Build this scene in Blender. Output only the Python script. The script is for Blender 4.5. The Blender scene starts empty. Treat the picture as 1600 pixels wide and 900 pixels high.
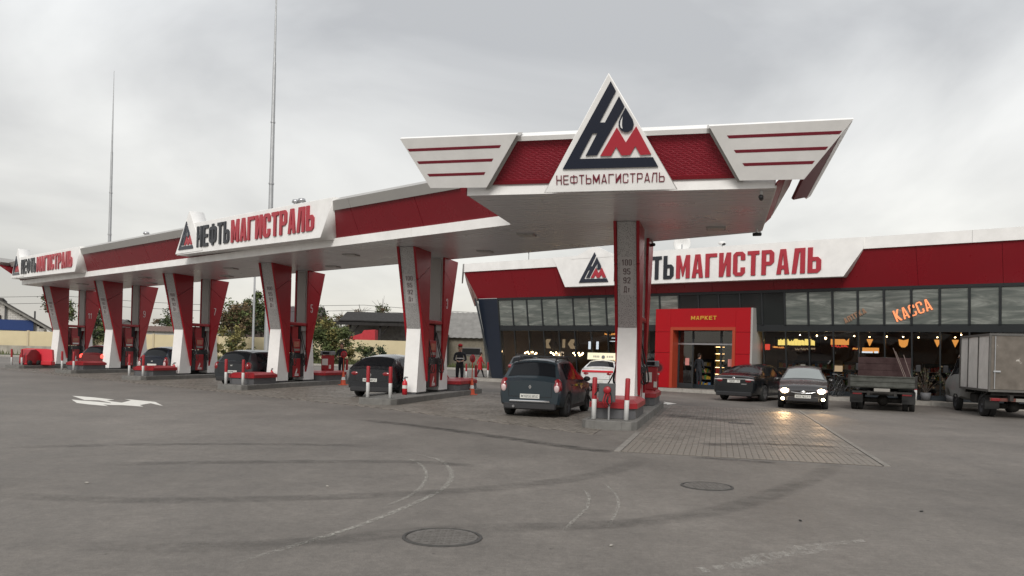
import bpy, bmesh, math, random
from mathutils import Matrix, Vector
import numpy as np
random.seed(7)
SC = bpy.context.scene
COL = SC.collection
PI = math.pi
def R(d): return math.radians(d)

# ------------------------------------------------------------------ camera, sky, sun, exposure
cam_data = bpy.data.cameras.new('camera')
cam = bpy.data.objects.new('camera', cam_data); COL.objects.link(cam)
cam_data.sensor_width = 36.0; cam_data.lens = 28.125
cam_data.shift_y = 0.0648; cam_data.clip_start = 0.1; cam_data.clip_end = 3000
ro = 0.0268; cr, sr = math.cos(ro), math.sin(ro)
cam.matrix_world = Matrix(((cr, -sr, 0, 0), (0, 0, -1, 0), (sr, cr, 0, 1.63), (0, 0, 0, 1)))
SC.camera = cam

SUN_EL, SUN_AZ = 36.0, 190.0            # compass-style azimuth from +Y, clockwise
world = bpy.data.worlds.new('World'); SC.world = world; world.use_nodes = True
nt = world.node_tree; nt.nodes.clear()
def wn(t, **k):
    n = nt.nodes.new(t)
    for a, b in k.items(): setattr(n, a, b)
    return n
w_out = wn('ShaderNodeOutputWorld'); w_bg = wn('ShaderNodeBackground'); w_bg.inputs[1].default_value = 0.1
w_sky = wn('ShaderNodeTexSky', sky_type='NISHITA'); w_sky.sun_disc = False
w_sky.sun_elevation = R(SUN_EL); w_sky.sun_rotation = R(SUN_AZ)
w_tc = wn('ShaderNodeTexCoord'); w_sep = wn('ShaderNodeSeparateXYZ')
nt.links.new(w_tc.outputs['Generated'], w_sep.inputs[0])
w_map = wn('ShaderNodeMapping'); w_map.inputs['Scale'].default_value = (1.0, 1.0, 2.3); w_map.inputs['Location'].default_value = (-0.31, -2.53, 0.44)
nt.links.new(w_tc.outputs['Generated'], w_map.inputs[0])
w_n1 = wn('ShaderNodeTexNoise'); w_n1.inputs['Scale'].default_value = 1.7; w_n1.inputs['Detail'].default_value = 7; w_n1.inputs['Roughness'].default_value = 0.5; w_n1.inputs['Distortion'].default_value = 0.35
nt.links.new(w_map.outputs[0], w_n1.inputs['Vector'])
w_ramp = wn('ShaderNodeValToRGB')                      # height gradient of the overcast
e = w_ramp.color_ramp.elements
e[0].position = 0.0; e[0].color = (.66, .625, .565, 1)
e[1].position = 1.0; e[1].color = (.74, .745, .75, 1)
x = e.new(0.12); x.color = (.625, .61, .575, 1)
x = e.new(0.36); x.color = (.60, .605, .605, 1)
nt.links.new(w_sep.outputs['Z'], w_ramp.inputs[0])
w_cr = wn('ShaderNodeValToRGB')
e = w_cr.color_ramp.elements
e[0].position = 0.36; e[0].color = (.63, .632, .64, 1); e[1].position = 0.62; e[1].color = (1.09, 1.09, 1.08, 1)
nt.links.new(w_n1.outputs['Fac'], w_cr.inputs[0])
w_mul = wn('ShaderNodeMix', data_type='RGBA', blend_type='MULTIPLY'); w_mul.inputs[0].default_value = 1
nt.links.new(w_ramp.outputs[0], w_mul.inputs[6]); nt.links.new(w_cr.outputs[0], w_mul.inputs[7])
w_sc = wn('ShaderNodeVectorMath', operation='SCALE'); w_sc.inputs['Scale'].default_value = 9.6
nt.links.new(w_mul.outputs[2], w_sc.inputs[0])
w_mix = wn('ShaderNodeMix', data_type='RGBA'); w_mix.inputs[0].default_value = 0.93
nt.links.new(w_sky.outputs[0], w_mix.inputs[6]); nt.links.new(w_sc.outputs[0], w_mix.inputs[7])
nt.links.new(w_mix.outputs[2], w_bg.inputs[0]); nt.links.new(w_bg.outputs[0], w_out.inputs[0])

sd = bpy.data.lights.new('sun', 'SUN'); sd.energy = 1.5; sd.angle = R(22); sd.color = (1.0, .96, .9)
sun = bpy.data.objects.new('sun', sd); COL.objects.link(sun)
to_sun = Vector((math.sin(R(SUN_AZ)) * math.cos(R(SUN_EL)), math.cos(R(SUN_AZ)) * math.cos(R(SUN_EL)), math.sin(R(SUN_EL))))
sun.rotation_euler = (-to_sun).to_track_quat('-Z', 'Y').to_euler()
SC.view_settings.view_transform = 'Standard'; SC.view_settings.look = 'None'
SC.view_settings.exposure = 0.6; SC.view_settings.gamma = 1.0; SC.view_settings.use_curve_mapping = False

# ------------------------------------------------------------------ materials
def new_mat(name):
    m = bpy.data.materials.new(name); m.use_nodes = True
    return m, m.node_tree, m.node_tree.nodes['Principled BSDF']
def mat(name, col, rough=.55, metal=0., var=0., vscale=3., bump=0., bscale=60., coat=0., spec=.5, island=0.):
    m, t, p = new_mat(name)
    p.inputs['Base Color'].default_value = (*col, 1); p.inputs['Roughness'].default_value = rough
    p.inputs['Metallic'].default_value = metal; p.inputs['Coat Weight'].default_value = coat
    p.inputs['Coat Roughness'].default_value = .08
    p.inputs['Specular IOR Level'].default_value = spec
    L = t.links.new
    src = None
    if var or bump:
        tc = t.nodes.new('ShaderNodeTexCoord')
    if var:
        n = t.nodes.new('ShaderNodeTexNoise'); n.inputs['Scale'].default_value = vscale; n.inputs['Detail'].default_value = 6; n.inputs['Roughness'].default_value = .65
        L(tc.outputs['Object'], n.inputs['Vector'])
        mr = t.nodes.new('ShaderNodeMapRange'); mr.inputs[1].default_value = .3; mr.inputs[2].default_value = .7
        mr.inputs[3].default_value = 1 - var; mr.inputs[4].default_value = 1 + var * .6
        L(n.outputs['Fac'], mr.inputs[0])
        mx = t.nodes.new('ShaderNodeMix'); mx.data_type = 'RGBA'; mx.blend_type = 'MULTIPLY'; mx.inputs[0].default_value = 1
        mx.inputs[6].default_value = (*col, 1); L(mr.outputs[0], mx.inputs[7]); src = mx.outputs[2]
        mr2 = t.nodes.new('ShaderNodeMapRange'); mr2.inputs[1].default_value = .3; mr2.inputs[2].default_value = .7
        mr2.inputs[3].default_value = min(1, rough * 1.25); mr2.inputs[4].default_value = rough * .85
        L(n.outputs['Fac'], mr2.inputs[0]); L(mr2.outputs[0], p.inputs['Roughness'])
    if island:
        g = t.nodes.new('ShaderNodeNewGeometry')
        mr = t.nodes.new('ShaderNodeMapRange'); mr.inputs[3].default_value = 1 - island; mr.inputs[4].default_value = 1 + island
        L(g.outputs['Random Per Island'], mr.inputs[0])
        mx = t.nodes.new('ShaderNodeMix'); mx.data_type = 'RGBA'; mx.blend_type = 'MULTIPLY'; mx.inputs[0].default_value = 1
        if src: L(src, mx.inputs[6])
        else: mx.inputs[6].default_value = (*col, 1)
        L(mr.outputs[0], mx.inputs[7]); src = mx.outputs[2]
    if src: L(src, p.inputs['Base Color'])
    if bump:
        n = t.nodes.new('ShaderNodeTexNoise'); n.inputs['Scale'].default_value = bscale; n.inputs['Detail'].default_value = 4
        L(tc.outputs['Object'], n.inputs['Vector'])
        b = t.nodes.new('ShaderNodeBump'); b.inputs['Strength'].default_value = bump; b.inputs['Distance'].default_value = .02
        L(n.outputs['Fac'], b.inputs['Height']); L(b.outputs[0], p.inputs['Normal'])
    return m
def emis(name, col, s, base=(.1, .1, .1)):
    m, t, p = new_mat(name)
    p.inputs['Base Color'].default_value = (*base, 1); p.inputs['Emission Color'].default_value = (*col, 1); p.inputs['Emission Strength'].default_value = s
    return m
def glass(name, tint, refl_rough=.02, mixmin=.08):
    m = bpy.data.materials.new(name); m.use_nodes = True; t = m.node_tree; t.nodes.clear()
    o = t.nodes.new('ShaderNodeOutputMaterial'); tr = t.nodes.new('ShaderNodeBsdfTransparent'); tr.inputs[0].default_value = (*tint, 1)
    gl = t.nodes.new('ShaderNodeBsdfGlossy'); gl.inputs['Roughness'].default_value = refl_rough
    fr = t.nodes.new('ShaderNodeFresnel'); fr.inputs[0].default_value = 1.5
    ad = t.nodes.new('ShaderNodeMath'); ad.operation = 'ADD'; ad.use_clamp = True; ad.inputs[1].default_value = mixmin
    mx = t.nodes.new('ShaderNodeMixShader')
    t.links.new(fr.outputs[0], ad.inputs[0]); t.links.new(ad.outputs[0], mx.inputs[0]); t.links.new(tr.outputs[0], mx.inputs[1]); t.links.new(gl.outputs[0], mx.inputs[2]); t.links.new(mx.outputs[0], o.inputs[0])
    return m

M = {}
M['white_clad'] = mat('white_cladding', (.80, .79, .775), .4, var=.09, vscale=1.6)
M['white_paint'] = mat('white_paint', (.72, .72, .71), .45, var=.06, vscale=4)
M['grey_band'] = mat('grey_cladding', (.36, .35, .335), .45, var=.05, vscale=1)
M['red_clad'] = mat('red_cladding', (.20, .010, .018), .27, var=.06, vscale=.8)
M['red_col'] = mat('column_red', (.31, .010, .018), .34, var=.07, vscale=.8, spec=.3)
M['red_bright'] = mat('bright_red_cladding', (.35, .006, .011), .4, var=.05, vscale=1, spec=.25)
M['red_paint'] = mat('red_paint', (.30, .010, .016), .4, var=.12, vscale=5)
M['red_letter'] = mat('red_letter', (.36, .022, .036), .35)
M['maroon'] = mat('dark_red_letter', (.15, .010, .026), .4)
M['black_letter'] = mat('black_letter', (.012, .014, .02), .35)
M['navy_letter'] = mat('navy_black', (.010, .014, .028), .3)
M['soffit'] = mat('soffit_metal', (.70, .70, .71), .30, metal=.3, var=.03, vscale=.5)
M['dark_gap'] = mat('dark_gap', (.03, .03, .03), .9)
M['kerb'] = mat('kerb_concrete', (.16, .155, .145), .85, var=.2, vscale=4, bump=.3, bscale=40)
M['conc_light'] = mat('light_concrete', (.34, .32, .29), .85, var=.18, vscale=5, bump=.2)
M['grey_plinth'] = mat('grey_plinth', (.10, .10, .105), .6, var=.1)
M['rubber'] = mat('rubber', (.018, .018, .018), .75)
M['black_plastic'] = mat('black_plastic', (.02, .02, .022), .5)
M['steel'] = mat('steel', (.45, .45, .46), .35, metal=.9)
M['galv'] = mat('galvanised_steel', (.42, .43, .44), .5, metal=.6, var=.1)
M['chrome'] = mat('chrome', (.8, .8, .8), .12, metal=1)
M['display'] = emis('lit_display', (1, .34, .2), .05, (.10, .03, .025))
M['lamp_warm'] = emis('warm_lamp', (1, .62, .28), 5)
M['screen'] = emis('pale_screen', (.75, .85, 1), 1.5)
M['orange_cone'] = mat('cone_orange', (.62, .09, .035), .5, var=.1)
M['signal_red'] = mat('signal_red', (.55, .02, .03), .4)
M['cream_wall'] = mat('cream_wall', (.60, .51, .33), .85, var=.08, vscale=.6)
M['dark_clad'] = mat('dark_grey_cladding', (.022, .028, .034), .4, var=.1, vscale=1)
M['frame'] = mat('dark_window_frame', (.02, .023, .025), .45)
M['red_fascia'] = mat('shop_red_fascia', (.23, .012, .019), .28, var=.06, vscale=.8)
def pane_mat():  # cloud and sky reflections painted into the pane colour as curtain-like streaks
    m, t, p = new_mat('painted_reflection_pane'); L = t.links.new; p.inputs['Roughness'].default_value = .10; p.inputs['Specular IOR Level'].default_value = .6
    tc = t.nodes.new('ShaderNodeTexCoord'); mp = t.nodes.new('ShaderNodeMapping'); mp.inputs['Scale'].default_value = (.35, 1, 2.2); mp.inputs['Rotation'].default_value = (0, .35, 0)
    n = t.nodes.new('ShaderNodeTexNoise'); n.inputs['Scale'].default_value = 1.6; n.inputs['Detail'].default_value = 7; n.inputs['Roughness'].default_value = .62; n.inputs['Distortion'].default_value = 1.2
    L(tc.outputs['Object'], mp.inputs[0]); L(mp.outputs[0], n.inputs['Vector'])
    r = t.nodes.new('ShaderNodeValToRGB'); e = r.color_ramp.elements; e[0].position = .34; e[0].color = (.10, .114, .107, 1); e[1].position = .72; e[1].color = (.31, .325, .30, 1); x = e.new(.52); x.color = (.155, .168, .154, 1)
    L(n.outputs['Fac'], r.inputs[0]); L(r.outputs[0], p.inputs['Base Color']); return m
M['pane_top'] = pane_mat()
M['pane_dark'] = mat('dark_spandrel_pane', (.02, .023, .023), .12, spec=.5)
M['glass'] = glass('shop_glass', (.68, .67, .64), .02, .02)
M['car_glass'] = mat('car_glass', (.008, .009, .011), .07, spec=.22)
M['orange_trim'] = mat('orange_red_trim', (.36, .045, .018), .4)
M['gold'] = mat('gold_letter', (.65, .36, .05), .35, metal=.3)
M['tyre'] = mat('tyre', (.02, .02, .02), .85, bump=.2)
M['rim'] = mat('wheel_rim', (.28, .28, .29), .35, metal=.8)
M['rim_dark'] = mat('steel_wheel', (.06, .06, .065), .5, metal=.3)
M['tail'] = mat('tail_lamp', (.20, .008, .012), .15, coat=.6)
M['tail_clear'] = mat('clear_lamp', (.55, .42, .42), .12, coat=.6)
M['plate'] = mat('plate_white', (.62, .62, .58), .5)
M['skin'] = mat('skin', (.42, .23, .16), .6)
M['cloth_black'] = mat('dark_cloth', (.018, .02, .026), .9, var=.2, vscale=12)
M['cloth_red'] = mat('red_cloth', (.42, .015, .02), .85, var=.15, vscale=12)
M['reflective'] = mat('reflective_tape', (.6, .6, .6), .4)
M['shoe'] = mat('shoe', (.015, .015, .015), .6)

# ------------------------------------------------------------------ mesh helpers
def link(o, parent=None):
    COL.objects.link(o)
    if parent is not None: o.parent = parent
    return o
def tag(o, label=None, cat=None, group=None, kind=None):
    if label: o['label'] = label
    if cat: o['category'] = cat
    if group: o['group'] = group
    if kind: o['kind'] = kind
    return o
def empty(name, label, cat, loc=(0, 0, 0), az=0., group=None):
    o = bpy.data.objects.new(name, None); COL.objects.link(o); o.empty_display_size = .2
    o.location = loc; o.rotation_euler = (0, 0, -R(az))
    return tag(o, label, cat, group)
class MB:
    """collects vertices and faces; build() links them as one mesh object"""
    def __init__(s): s.v = []; s.f = []; s.m = []; s.sm = []
    def add(s, vs, fs, mi=0, smooth=False):
        b = len(s.v); s.v += [tuple(v) for v in vs]; s.f += [tuple(i + b for i in f) for f in fs]
        s.m += [mi] * len(fs); s.sm += [smooth] * len(fs); return s
    def box(s, c, d, rz=0., mi=0, ch=0., top=None):
        x, y, z = d[0] / 2, d[1] / 2, d[2] / 2
        tx, ty = (x, y) if top is None else (top[0] / 2, top[1] / 2)
        if ch:
            def ring(a, b, k): return [(-a + k, -b), (a - k, -b), (a, -b + k), (a, b - k), (a - k, b), (-a + k, b), (-a, b - k), (-a, -b + k)]
            lv = [(-z, ring(x - ch, y - ch, ch * .6)), (-z + ch, ring(x, y, ch)), (z - ch, ring(tx, ty, ch)), (z, ring(tx - ch, ty - ch, ch * .6))]
            vs = [(p[0], p[1], h) for h, r in lv for p in r]
            fs = [tuple(range(7, -1, -1)), tuple(range(24, 32))]
            for k in range(3):
                for i in range(8): fs.append((k * 8 + i, k * 8 + (i + 1) % 8, k * 8 + 8 + (i + 1) % 8, k * 8 + 8 + i))
        else:
            vs = [(-x, -y, -z), (x, -y, -z), (x, y, -z), (-x, y, -z), (-tx, -ty, z), (tx, -ty, z), (tx, ty, z), (-tx, ty, z)]
            fs = [(3, 2, 1, 0), (4, 5, 6, 7), (0, 1, 5, 4), (1, 2, 6, 5), (2, 3, 7, 6), (3, 0, 4, 7)]
        ca, sa = math.cos(rz), math.sin(rz)
        vs = [(c[0] + p[0] * ca - p[1] * sa, c[1] + p[0] * sa + p[1] * ca, c[2] + p[2]) for p in vs]
        return s.add(vs, fs, mi)
    def prism(s, loop, fn0, fn1, mi=0):
        """loop of 2D points swept between two placements fn(point)->3D"""
        n = len(loop); vs = [fn0(p) for p in loop] + [fn1(p) for p in loop]
        fs = [tuple(range(n - 1, -1, -1)), tuple(range(n, 2 * n))] + [(i, (i + 1) % n, n + (i + 1) % n, n + i) for i in range(n)]
        return s.add(vs, fs, mi)
    def vprism(s, loop, z0, z1, mi=0): return s.prism(loop, lambda p: (p[0], p[1], z0), lambda p: (p[0], p[1], z1), mi)
    def xprism(s, loop, x0, x1, mi=0): return s.prism(loop, lambda p: (x0, p[0], p[1]), lambda p: (x1, p[0], p[1]), mi)
    def yprism(s, loop, y0, y1, mi=0): return s.prism(loop, lambda p: (p[0], y0, p[1]), lambda p: (p[0], y1, p[1]), mi)
    def quad(s, a, b, c, d, mi=0): return s.add([a, b, c, d], [(0, 1, 2, 3)], mi)
    def tube(s, pts, r, seg=8, mi=0, cap=True):
        pts = [Vector(p) for p in pts]; n = len(pts); rr = r if isinstance(r, (list, tuple)) else [r] * n
        up = Vector((0, 0, 1)); vs = []
        for i, p in enumerate(pts):
            d = (pts[min(i + 1, n - 1)] - pts[max(i - 1, 0)]).normalized()
            a = d.cross(up if abs(d.z) < .95 else Vector((1, 0, 0))).normalized(); b = a.cross(d)
            for k in range(seg):
                t = 2 * PI * k / seg; vs.append(p + (a * math.cos(t) + b * math.sin(t)) * rr[i])
        fs = [(i * seg + k, i * seg + (k + 1) % seg, (i + 1) * seg + (k + 1) % seg, (i + 1) * seg + k) for i in range(n - 1) for k in range(seg)]
        s.add(vs, fs, mi, True)
        if cap: s.add([vs[k] for k in range(seg)][::-1], [tuple(range(seg))], mi); s.add([vs[(n - 1) * seg + k] for k in range(seg)], [tuple(range(seg))], mi)
        return s
    def lathe(s, prof, c=(0, 0, 0), axis='z', seg=20, mi=0, smooth=True):
        vs = []
        for r, h in prof:
            for k in range(seg):
                t = 2 * PI * k / seg; a, b = r * math.cos(t), r * math.sin(t)
                q = (a, b, h) if axis == 'z' else ((h, a, b) if axis == 'x' else (b, h, a))
                vs.append((q[0] + c[0], q[1] + c[1], q[2] + c[2]))
        n = len(prof)
        fs = [(i * seg + k, i * seg + (k + 1) % seg, (i + 1) * seg + (k + 1) % seg, (i + 1) * seg + k) for i in range(n - 1) for k in range(seg)]
        return s.add(vs, fs, mi, smooth)
    def ell(s, c, r, mi=0, seg=12, rings=7):
        pr = [(max(1e-3, math.sin(PI * i / rings)), -math.cos(PI * i / rings)) for i in range(rings + 1)]
        b = len(s.v); s.lathe(pr, (0, 0, 0), 'z', seg, mi)
        for i in range(b, len(s.v)):
            v = s.v[i]; s.v[i] = (c[0] + v[0] * r[0], c[1] + v[1] * r[1], c[2] + v[2] * r[2])
        return s
    def xf(s, mtx, start=0):
        for i in range(start, len(s.v)): s.v[i] = tuple(mtx @ Vector(s.v[i]))
        return s
    def mesh(s, name, mats):
        me = bpy.data.meshes.new(name); me.from_pydata(s.v, [], s.f)
        for m in (mats if isinstance(mats, (list, tuple)) else [mats]): me.materials.append(m)
        me.polygons.foreach_set('material_index', s.m); me.polygons.foreach_set('use_smooth', s.sm)
        bm = bmesh.new(); bm.from_mesh(me); bmesh.ops.recalc_face_normals(bm, faces=bm.faces); bm.to_mesh(me); bm.free()
        me.update(); return me
    def build(s, name, mats, parent=None, label=None, kind=None):
        o = bpy.data.objects.new(name, s.mesh(name, mats)); link(o, parent); tag(o, label, None, None, kind); return o
def inst(name, me, parent, mtx=None):
    o = bpy.data.objects.new(name, me); link(o, parent)
    if mtx is not None: o.matrix_local = mtx
    return o
def copy_tree(o, parent=None):
    c = o.copy(); COL.objects.link(c); c.parent = parent
    for ch in list(o.children): copy_tree(ch, c)
    return c
def plane_m(o, ex, n):
    """matrix whose x axis is ex, z axis is the outward normal n"""
    ex = Vector(ex).normalized(); n = Vector(n).normalized(); ey = n.cross(ex).normalized(); o = Vector(o)
    return Matrix(((ex.x, ey.x, n.x, o.x), (ex.y, ey.y, n.y, o.y), (ex.z, ey.z, n.z, o.z), (0, 0, 0, 1)))
def poly_mesh(name, loops, depth, material, mtx=None, bev=0.):
    """2D loops (holes allowed) extruded to depth, front face at z=depth"""
    cu = bpy.data.curves.new(name, 'CURVE'); cu.dimensions = '2D'; cu.fill_mode = 'BOTH'; cu.extrude = max(1e-4, depth / 2 - bev)
    cu.bevel_depth = bev; cu.bevel_resolution = 0
    for lp in loops:
        sp = cu.splines.new('POLY'); sp.points.add(len(lp) - 1); sp.use_cyclic_u = True
        for i, p in enumerate(lp): sp.points[i].co = (p[0], p[1], 0, 1)
    tmp = bpy.data.objects.new('tmp', cu); me = bpy.data.meshes.new_from_object(tmp); me.name = name
    bpy.data.objects.remove(tmp); bpy.data.curves.remove(cu)
    me.transform(Matrix.Translation((0, 0, depth / 2)))
    if mtx is not None: me.transform(mtx)
    me.materials.clear(); me.materials.append(material); return me
def poly_obj(name, loops, depth, material, mtx=None, parent=None, bev=0., label=None):
    o = bpy.data.objects.new(name, poly_mesh(name, loops, depth, material, mtx, bev)); link(o, parent); tag(o, label); return o

# ------------------------------------------------------------------ block lettering
def glyph(c, w, t):
    """outline loops of one capital, height 1, width w, stroke t"""
    m = .5; k = min(.12, w * .25); u = t * .82
    def ring(x0, y0, x1, y1, q): return [(x0 + q, y0), (x1 - q, y0), (x1, y0 + q), (x1, y1 - q), (x1 - q, y1), (x0 + q, y1), (x0, y1 - q), (x0, y0 + q)]
    def rect(x0, y0, x1, y1): return [(x0, y0), (x1, y0), (x1, y1), (x0, y1)]
    if c == 'Н' or c == 'H': return [[(0, 0), (t, 0), (t, m - u / 2), (w - t, m - u / 2), (w - t, 0), (w, 0), (w, 1), (w - t, 1), (w - t, m + u / 2), (t, m + u / 2), (t, 1), (0, 1)]]
    if c in 'ЕE': return [[(0, 0), (w, 0), (w, u), (t, u), (t, m - u / 2), (w * .9, m - u / 2), (w * .9, m + u / 2), (t, m + u / 2), (t, 1 - u), (w, 1 - u), (w, 1), (0, 1)]]
    if c in 'ТT': return [[(w / 2 - t / 2, 0), (w / 2 + t / 2, 0), (w / 2 + t / 2, 1 - u), (w, 1 - u), (w, 1), (0, 1), (0, 1 - u), (w / 2 - t / 2, 1 - u)]]
    if c == 'Г': return [[(0, 0), (t, 0), (t, 1 - u), (w, 1 - u), (w, 1), (0, 1)]]
    if c == 'Ь': return [[(0, 0), (w - k, 0), (w, k), (w, .62 - k), (w - k, .62), (t, .62), (t, 1), (0, 1)], rect(t, u, w - t, .62 - u)]
    if c in 'РP': return [[(0, 0), (t, 0), (t, .38), (w - k, .38), (w, .38 + k), (w, 1 - k), (w - k, 1), (0, 1)], rect(t, .38 + u, w - t, 1 - u)]
    if c in 'МM': return [[(0, 0), (t, 0), (t, .58), (w / 2 - .02, .08), (w / 2 + .02, .08), (w - t, .58), (w - t, 0), (w, 0), (w, 1), (w - t, 1), (w / 2, .44), (t, 1), (0, 1)]]
    if c in 'АA':
        xi = lambda y: t + (w / 2 - t) * y / .88
        return [[(0, 0), (t, 0), (xi(.2), .2), (w - xi(.2), .2), (w - t, 0), (w, 0), (w / 2 + t * .62, 1), (w / 2 - t * .62, 1)], [(xi(.2 + u), .2 + u), (w - xi(.2 + u), .2 + u), (w / 2, .86)]]
    if c == 'И': return [[(0, 0), (t, 0), (w - t, .56), (w - t, 0), (w, 0), (w, 1), (w - t, 1), (t, .44), (t, 1), (0, 1)]]
    if c in 'СC': return [[(k, 0), (w - k, 0), (w, k), (w, .35), (w - t, .35), (w - t, u), (t, u), (t, 1 - u), (w - t, 1 - u), (w - t, .65), (w, .65), (w, 1 - k), (w - k, 1), (k, 1), (0, 1 - k), (0, k)]]
    if c == 'Л': return [[(0, 0), (t * .95, 0), (w * .2 + t, 1 - u), (w - t, 1 - u), (w - t, 0), (w, 0), (w, 1), (w * .2, 1)]]
    if c == 'Ф':
        a, b = w / 2 - t / 2, w / 2 + t / 2; q = min(k, .1)
        return [[(a, 0), (b, 0), (b, .13), (w - q, .13), (w, .13 + q), (w, .87 - q), (w - q, .87), (b, .87), (b, 1), (a, 1), (a, .87), (q, .87), (0, .87 - q), (0, .13 + q), (q, .13), (a, .13)],
                rect(t * .8, .13 + u, a, .87 - u), rect(b, .13 + u, w - t * .8, .87 - u)]
    if c in 'КK': return [[(0, 0), (t, 0), (t, .36), (w - 1.15 * t, 0), (w, 0), (.45 * w + .2 * t, .53), (w, 1), (w - 1.15 * t, 1), (t, .64), (t, 1), (0, 1)]]
    if c == 'П': return [[(0, 0), (t, 0), (t, 1 - u), (w - t, 1 - u), (w - t, 0), (w, 0), (w, 1), (0, 1)]]
    if c == 'Д': return [[(0, -.16), (t * .8, -.16), (t * .8, 0), (w - t * .8, 0), (w - t * .8, -.16), (w, -.16), (w, u), (w * .9, u), (w * .9, 1), (w * .22, 1), (w * .1, u), (0, u)], [(w * .1 + t * .9, u), (w * .9 - t, u), (w * .9 - t, 1 - u), (w * .22 + t * .85, 1 - u)]]
    if c == 'W': return [[(w * .2, 0), (w * .36, 0), (w / 2, .5), (w * .64, 0), (w * .8, 0), (w, 1), (w - t, 1), (w * .72, .35), (w * .55, .85), (w * .45, .85), (w * .28, .35), (t, 1), (0, 1)]]
    if c in 'ОO0': return [ring(0, 0, w, 1, k), rect(t, u, w - t, 1 - u)]
    if c in 'ВB8': return [ring(0, 0, w, 1, k * .6), rect(t, u, w - t, .5 - u / 2), rect(t, .5 + u / 2, w - t, 1 - u)]
    if c == '1': return [[(w * .45, 0), (w * .45 + t, 0), (w * .45 + t, 1), (w * .45, 1), (w * .1, .82), (w * .1, .66), (w * .45, .8)]]
    if c == '2': return [[(0, 0), (w, 0), (w, u), (t * 1.2, u), (w, .58), (w, 1 - k), (w - k, 1), (k, 1), (0, 1 - k), (0, .7), (t, .7), (t, 1 - u), (w - t, 1 - u), (w - t, .62), (0, u)]]
    if c == '3': return [[(k, 0), (w - k, 0), (w, k), (w, .46), (w - .05, .5), (w, .54), (w, 1 - k), (w - k, 1), (k, 1), (0, 1 - k), (0, .74), (t, .74), (t, 1 - u), (w - t, 1 - u), (w - t, .5 + u / 2), (w * .35, .5 + u / 2), (w * .35, .5 - u / 2), (w - t, .5 - u / 2), (w - t, u), (t, u), (t, .26), (0, .26), (0, k)]]
    if c == '5': return [[(k, 0), (w - k, 0), (w, k), (w, .6 - k), (w - k, .6), (t, .6), (t, 1 - u), (w, 1 - u), (w, 1), (0, 1), (0, .6 - u), (w - t, .6 - u), (w - t, u), (t, u), (t, .24), (0, .24), (0, k)]]
    if c == '7': return [[(w * .2, 0), (w * .2 + t, 0), (w, .86), (w, 1), (0, 1), (0, 1 - u), (w - t, 1 - u)]]
    if c == '9': return [[(k, 0), (w - k, 0), (w, k), (w, 1 - k), (w - k, 1), (k, 1), (0, 1 - k), (0, .42 + k), (k, .42), (w - t, .42), (w - t, u), (t, u), (t, .2), (0, .2), (0, k)], rect(t, .42 + u, w - t, 1 - u)]
    if c == '6': return [[(w - k, 1), (k, 1), (0, 1 - k), (0, k), (k, 0), (w - k, 0), (w, k), (w, .58 - k), (w - k, .58), (t, .58), (t, 1 - u), (w - t, 1 - u), (w - t, .8), (w, .8), (w, 1 - k)], rect(t, u, w - t, .58 - u)]
    if c == '4': return [[(w - t * 1.5, 0), (w - t * .5, 0), (w - t * .5, .25), (w, .25), (w, .25 + u), (w - t * .5, .25 + u), (w - t * .5, 1), (w - t * 1.5, 1), (0, .25 + u), (0, .25), (w - t * 1.5, .25)]]
    if c == 'т':
        return [[(x * .8, y * .66) for x, y in lp] for lp in glyph('Т', w, t * 1.2)]
    return []
WIDE = {'М': 1.25, 'Ф': 1.35, 'Д': 1.15, '1': .7, 'Т': .95, 'W': 1.5, 'т': .9}
def text_loops(s, x0, y0, x1, h, tk=.3, gap=.22):
    """each letter's loops, fitted between x0 and x1"""
    units = sum(WIDE.get(c, 1) if c != ' ' else .6 for c in s) + gap * (len(s) - 1)
    uw = (x1 - x0) / units; x = x0; out = []
    for c in s:
        w = uw * WIDE.get(c, 1)
        if c == ' ': x += uw * (.6 + gap); continue
        lp = glyph(c, w / h, tk * uw / h)
        out.append((c, [[(x + px * h, y0 + py * h) for px, py in l] for l in lp])); x += w + uw * gap
    return out
def lettering(name, s, x0, y0, x1, h, depth, m, mtx, parent, tk=.3, gap=.22, joined=False, bev=0.):
    ls = text_loops(s, x0, y0, x1, h, tk, gap)
    if joined: return [poly_obj(name, [l for c, lp in ls for l in lp], depth, m, mtx, parent)]
    return [poly_obj(name, lp, depth, m, mtx, parent, bev) for c, lp in ls]
# emblem outlines traced in units of the emblem's own base width (x 0..1, y 0..0.88)
EM_L = [(497, 135), (530, 198), (422, 395), (458, 395), (550, 230), (585, 295), (403, 606), (328, 610), (408, 463), (376, 464), (285, 630), (768, 620), (802, 682), (172, 698)]
EM_M = [(425, 612), (535, 428), (593, 525), (660, 422), (757, 602), (687, 606), (655, 548), (622, 606), (565, 609), (530, 552), (497, 611)]
EM_D = [(592, 303), (615, 342), (638, 380), (645, 410), (636, 440), (612, 457), (588, 460), (563, 448), (547, 420), (548, 392), (562, 358)]
EM_H = [(574, 360), (561, 385), (557, 410), (562, 430), (573, 438), (569, 415), (570, 388)]
def em(pts, x0, y0, w):
    out = []
    for px, py in pts:
        py2 = py + .032 * (px - 172)            # take out the slope of the base line
        out.append((x0 + (px - 172) / 630 * w, y0 + (698 - py2) / 630 * w * .98))
    return out
def emblem(x0, y0, w, mtx, parent, depth=.03):
    poly_obj('emblem_mark', [em(EM_L, x0, y0, w)], depth, M['navy_letter'], mtx, parent)
    poly_obj('emblem_letter', [em(EM_M, x0, y0, w)], depth * 1.05, M['red_letter'], mtx, parent)
    d = poly_obj('emblem_drop', [em(EM_D, x0, y0, w)], depth * 1.3, M['navy_letter'], mtx, parent)
    poly_obj('drop_highlight', [em(EM_H, x0, y0, w)], depth * 1.45, M['white_paint'], mtx, d)

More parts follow.
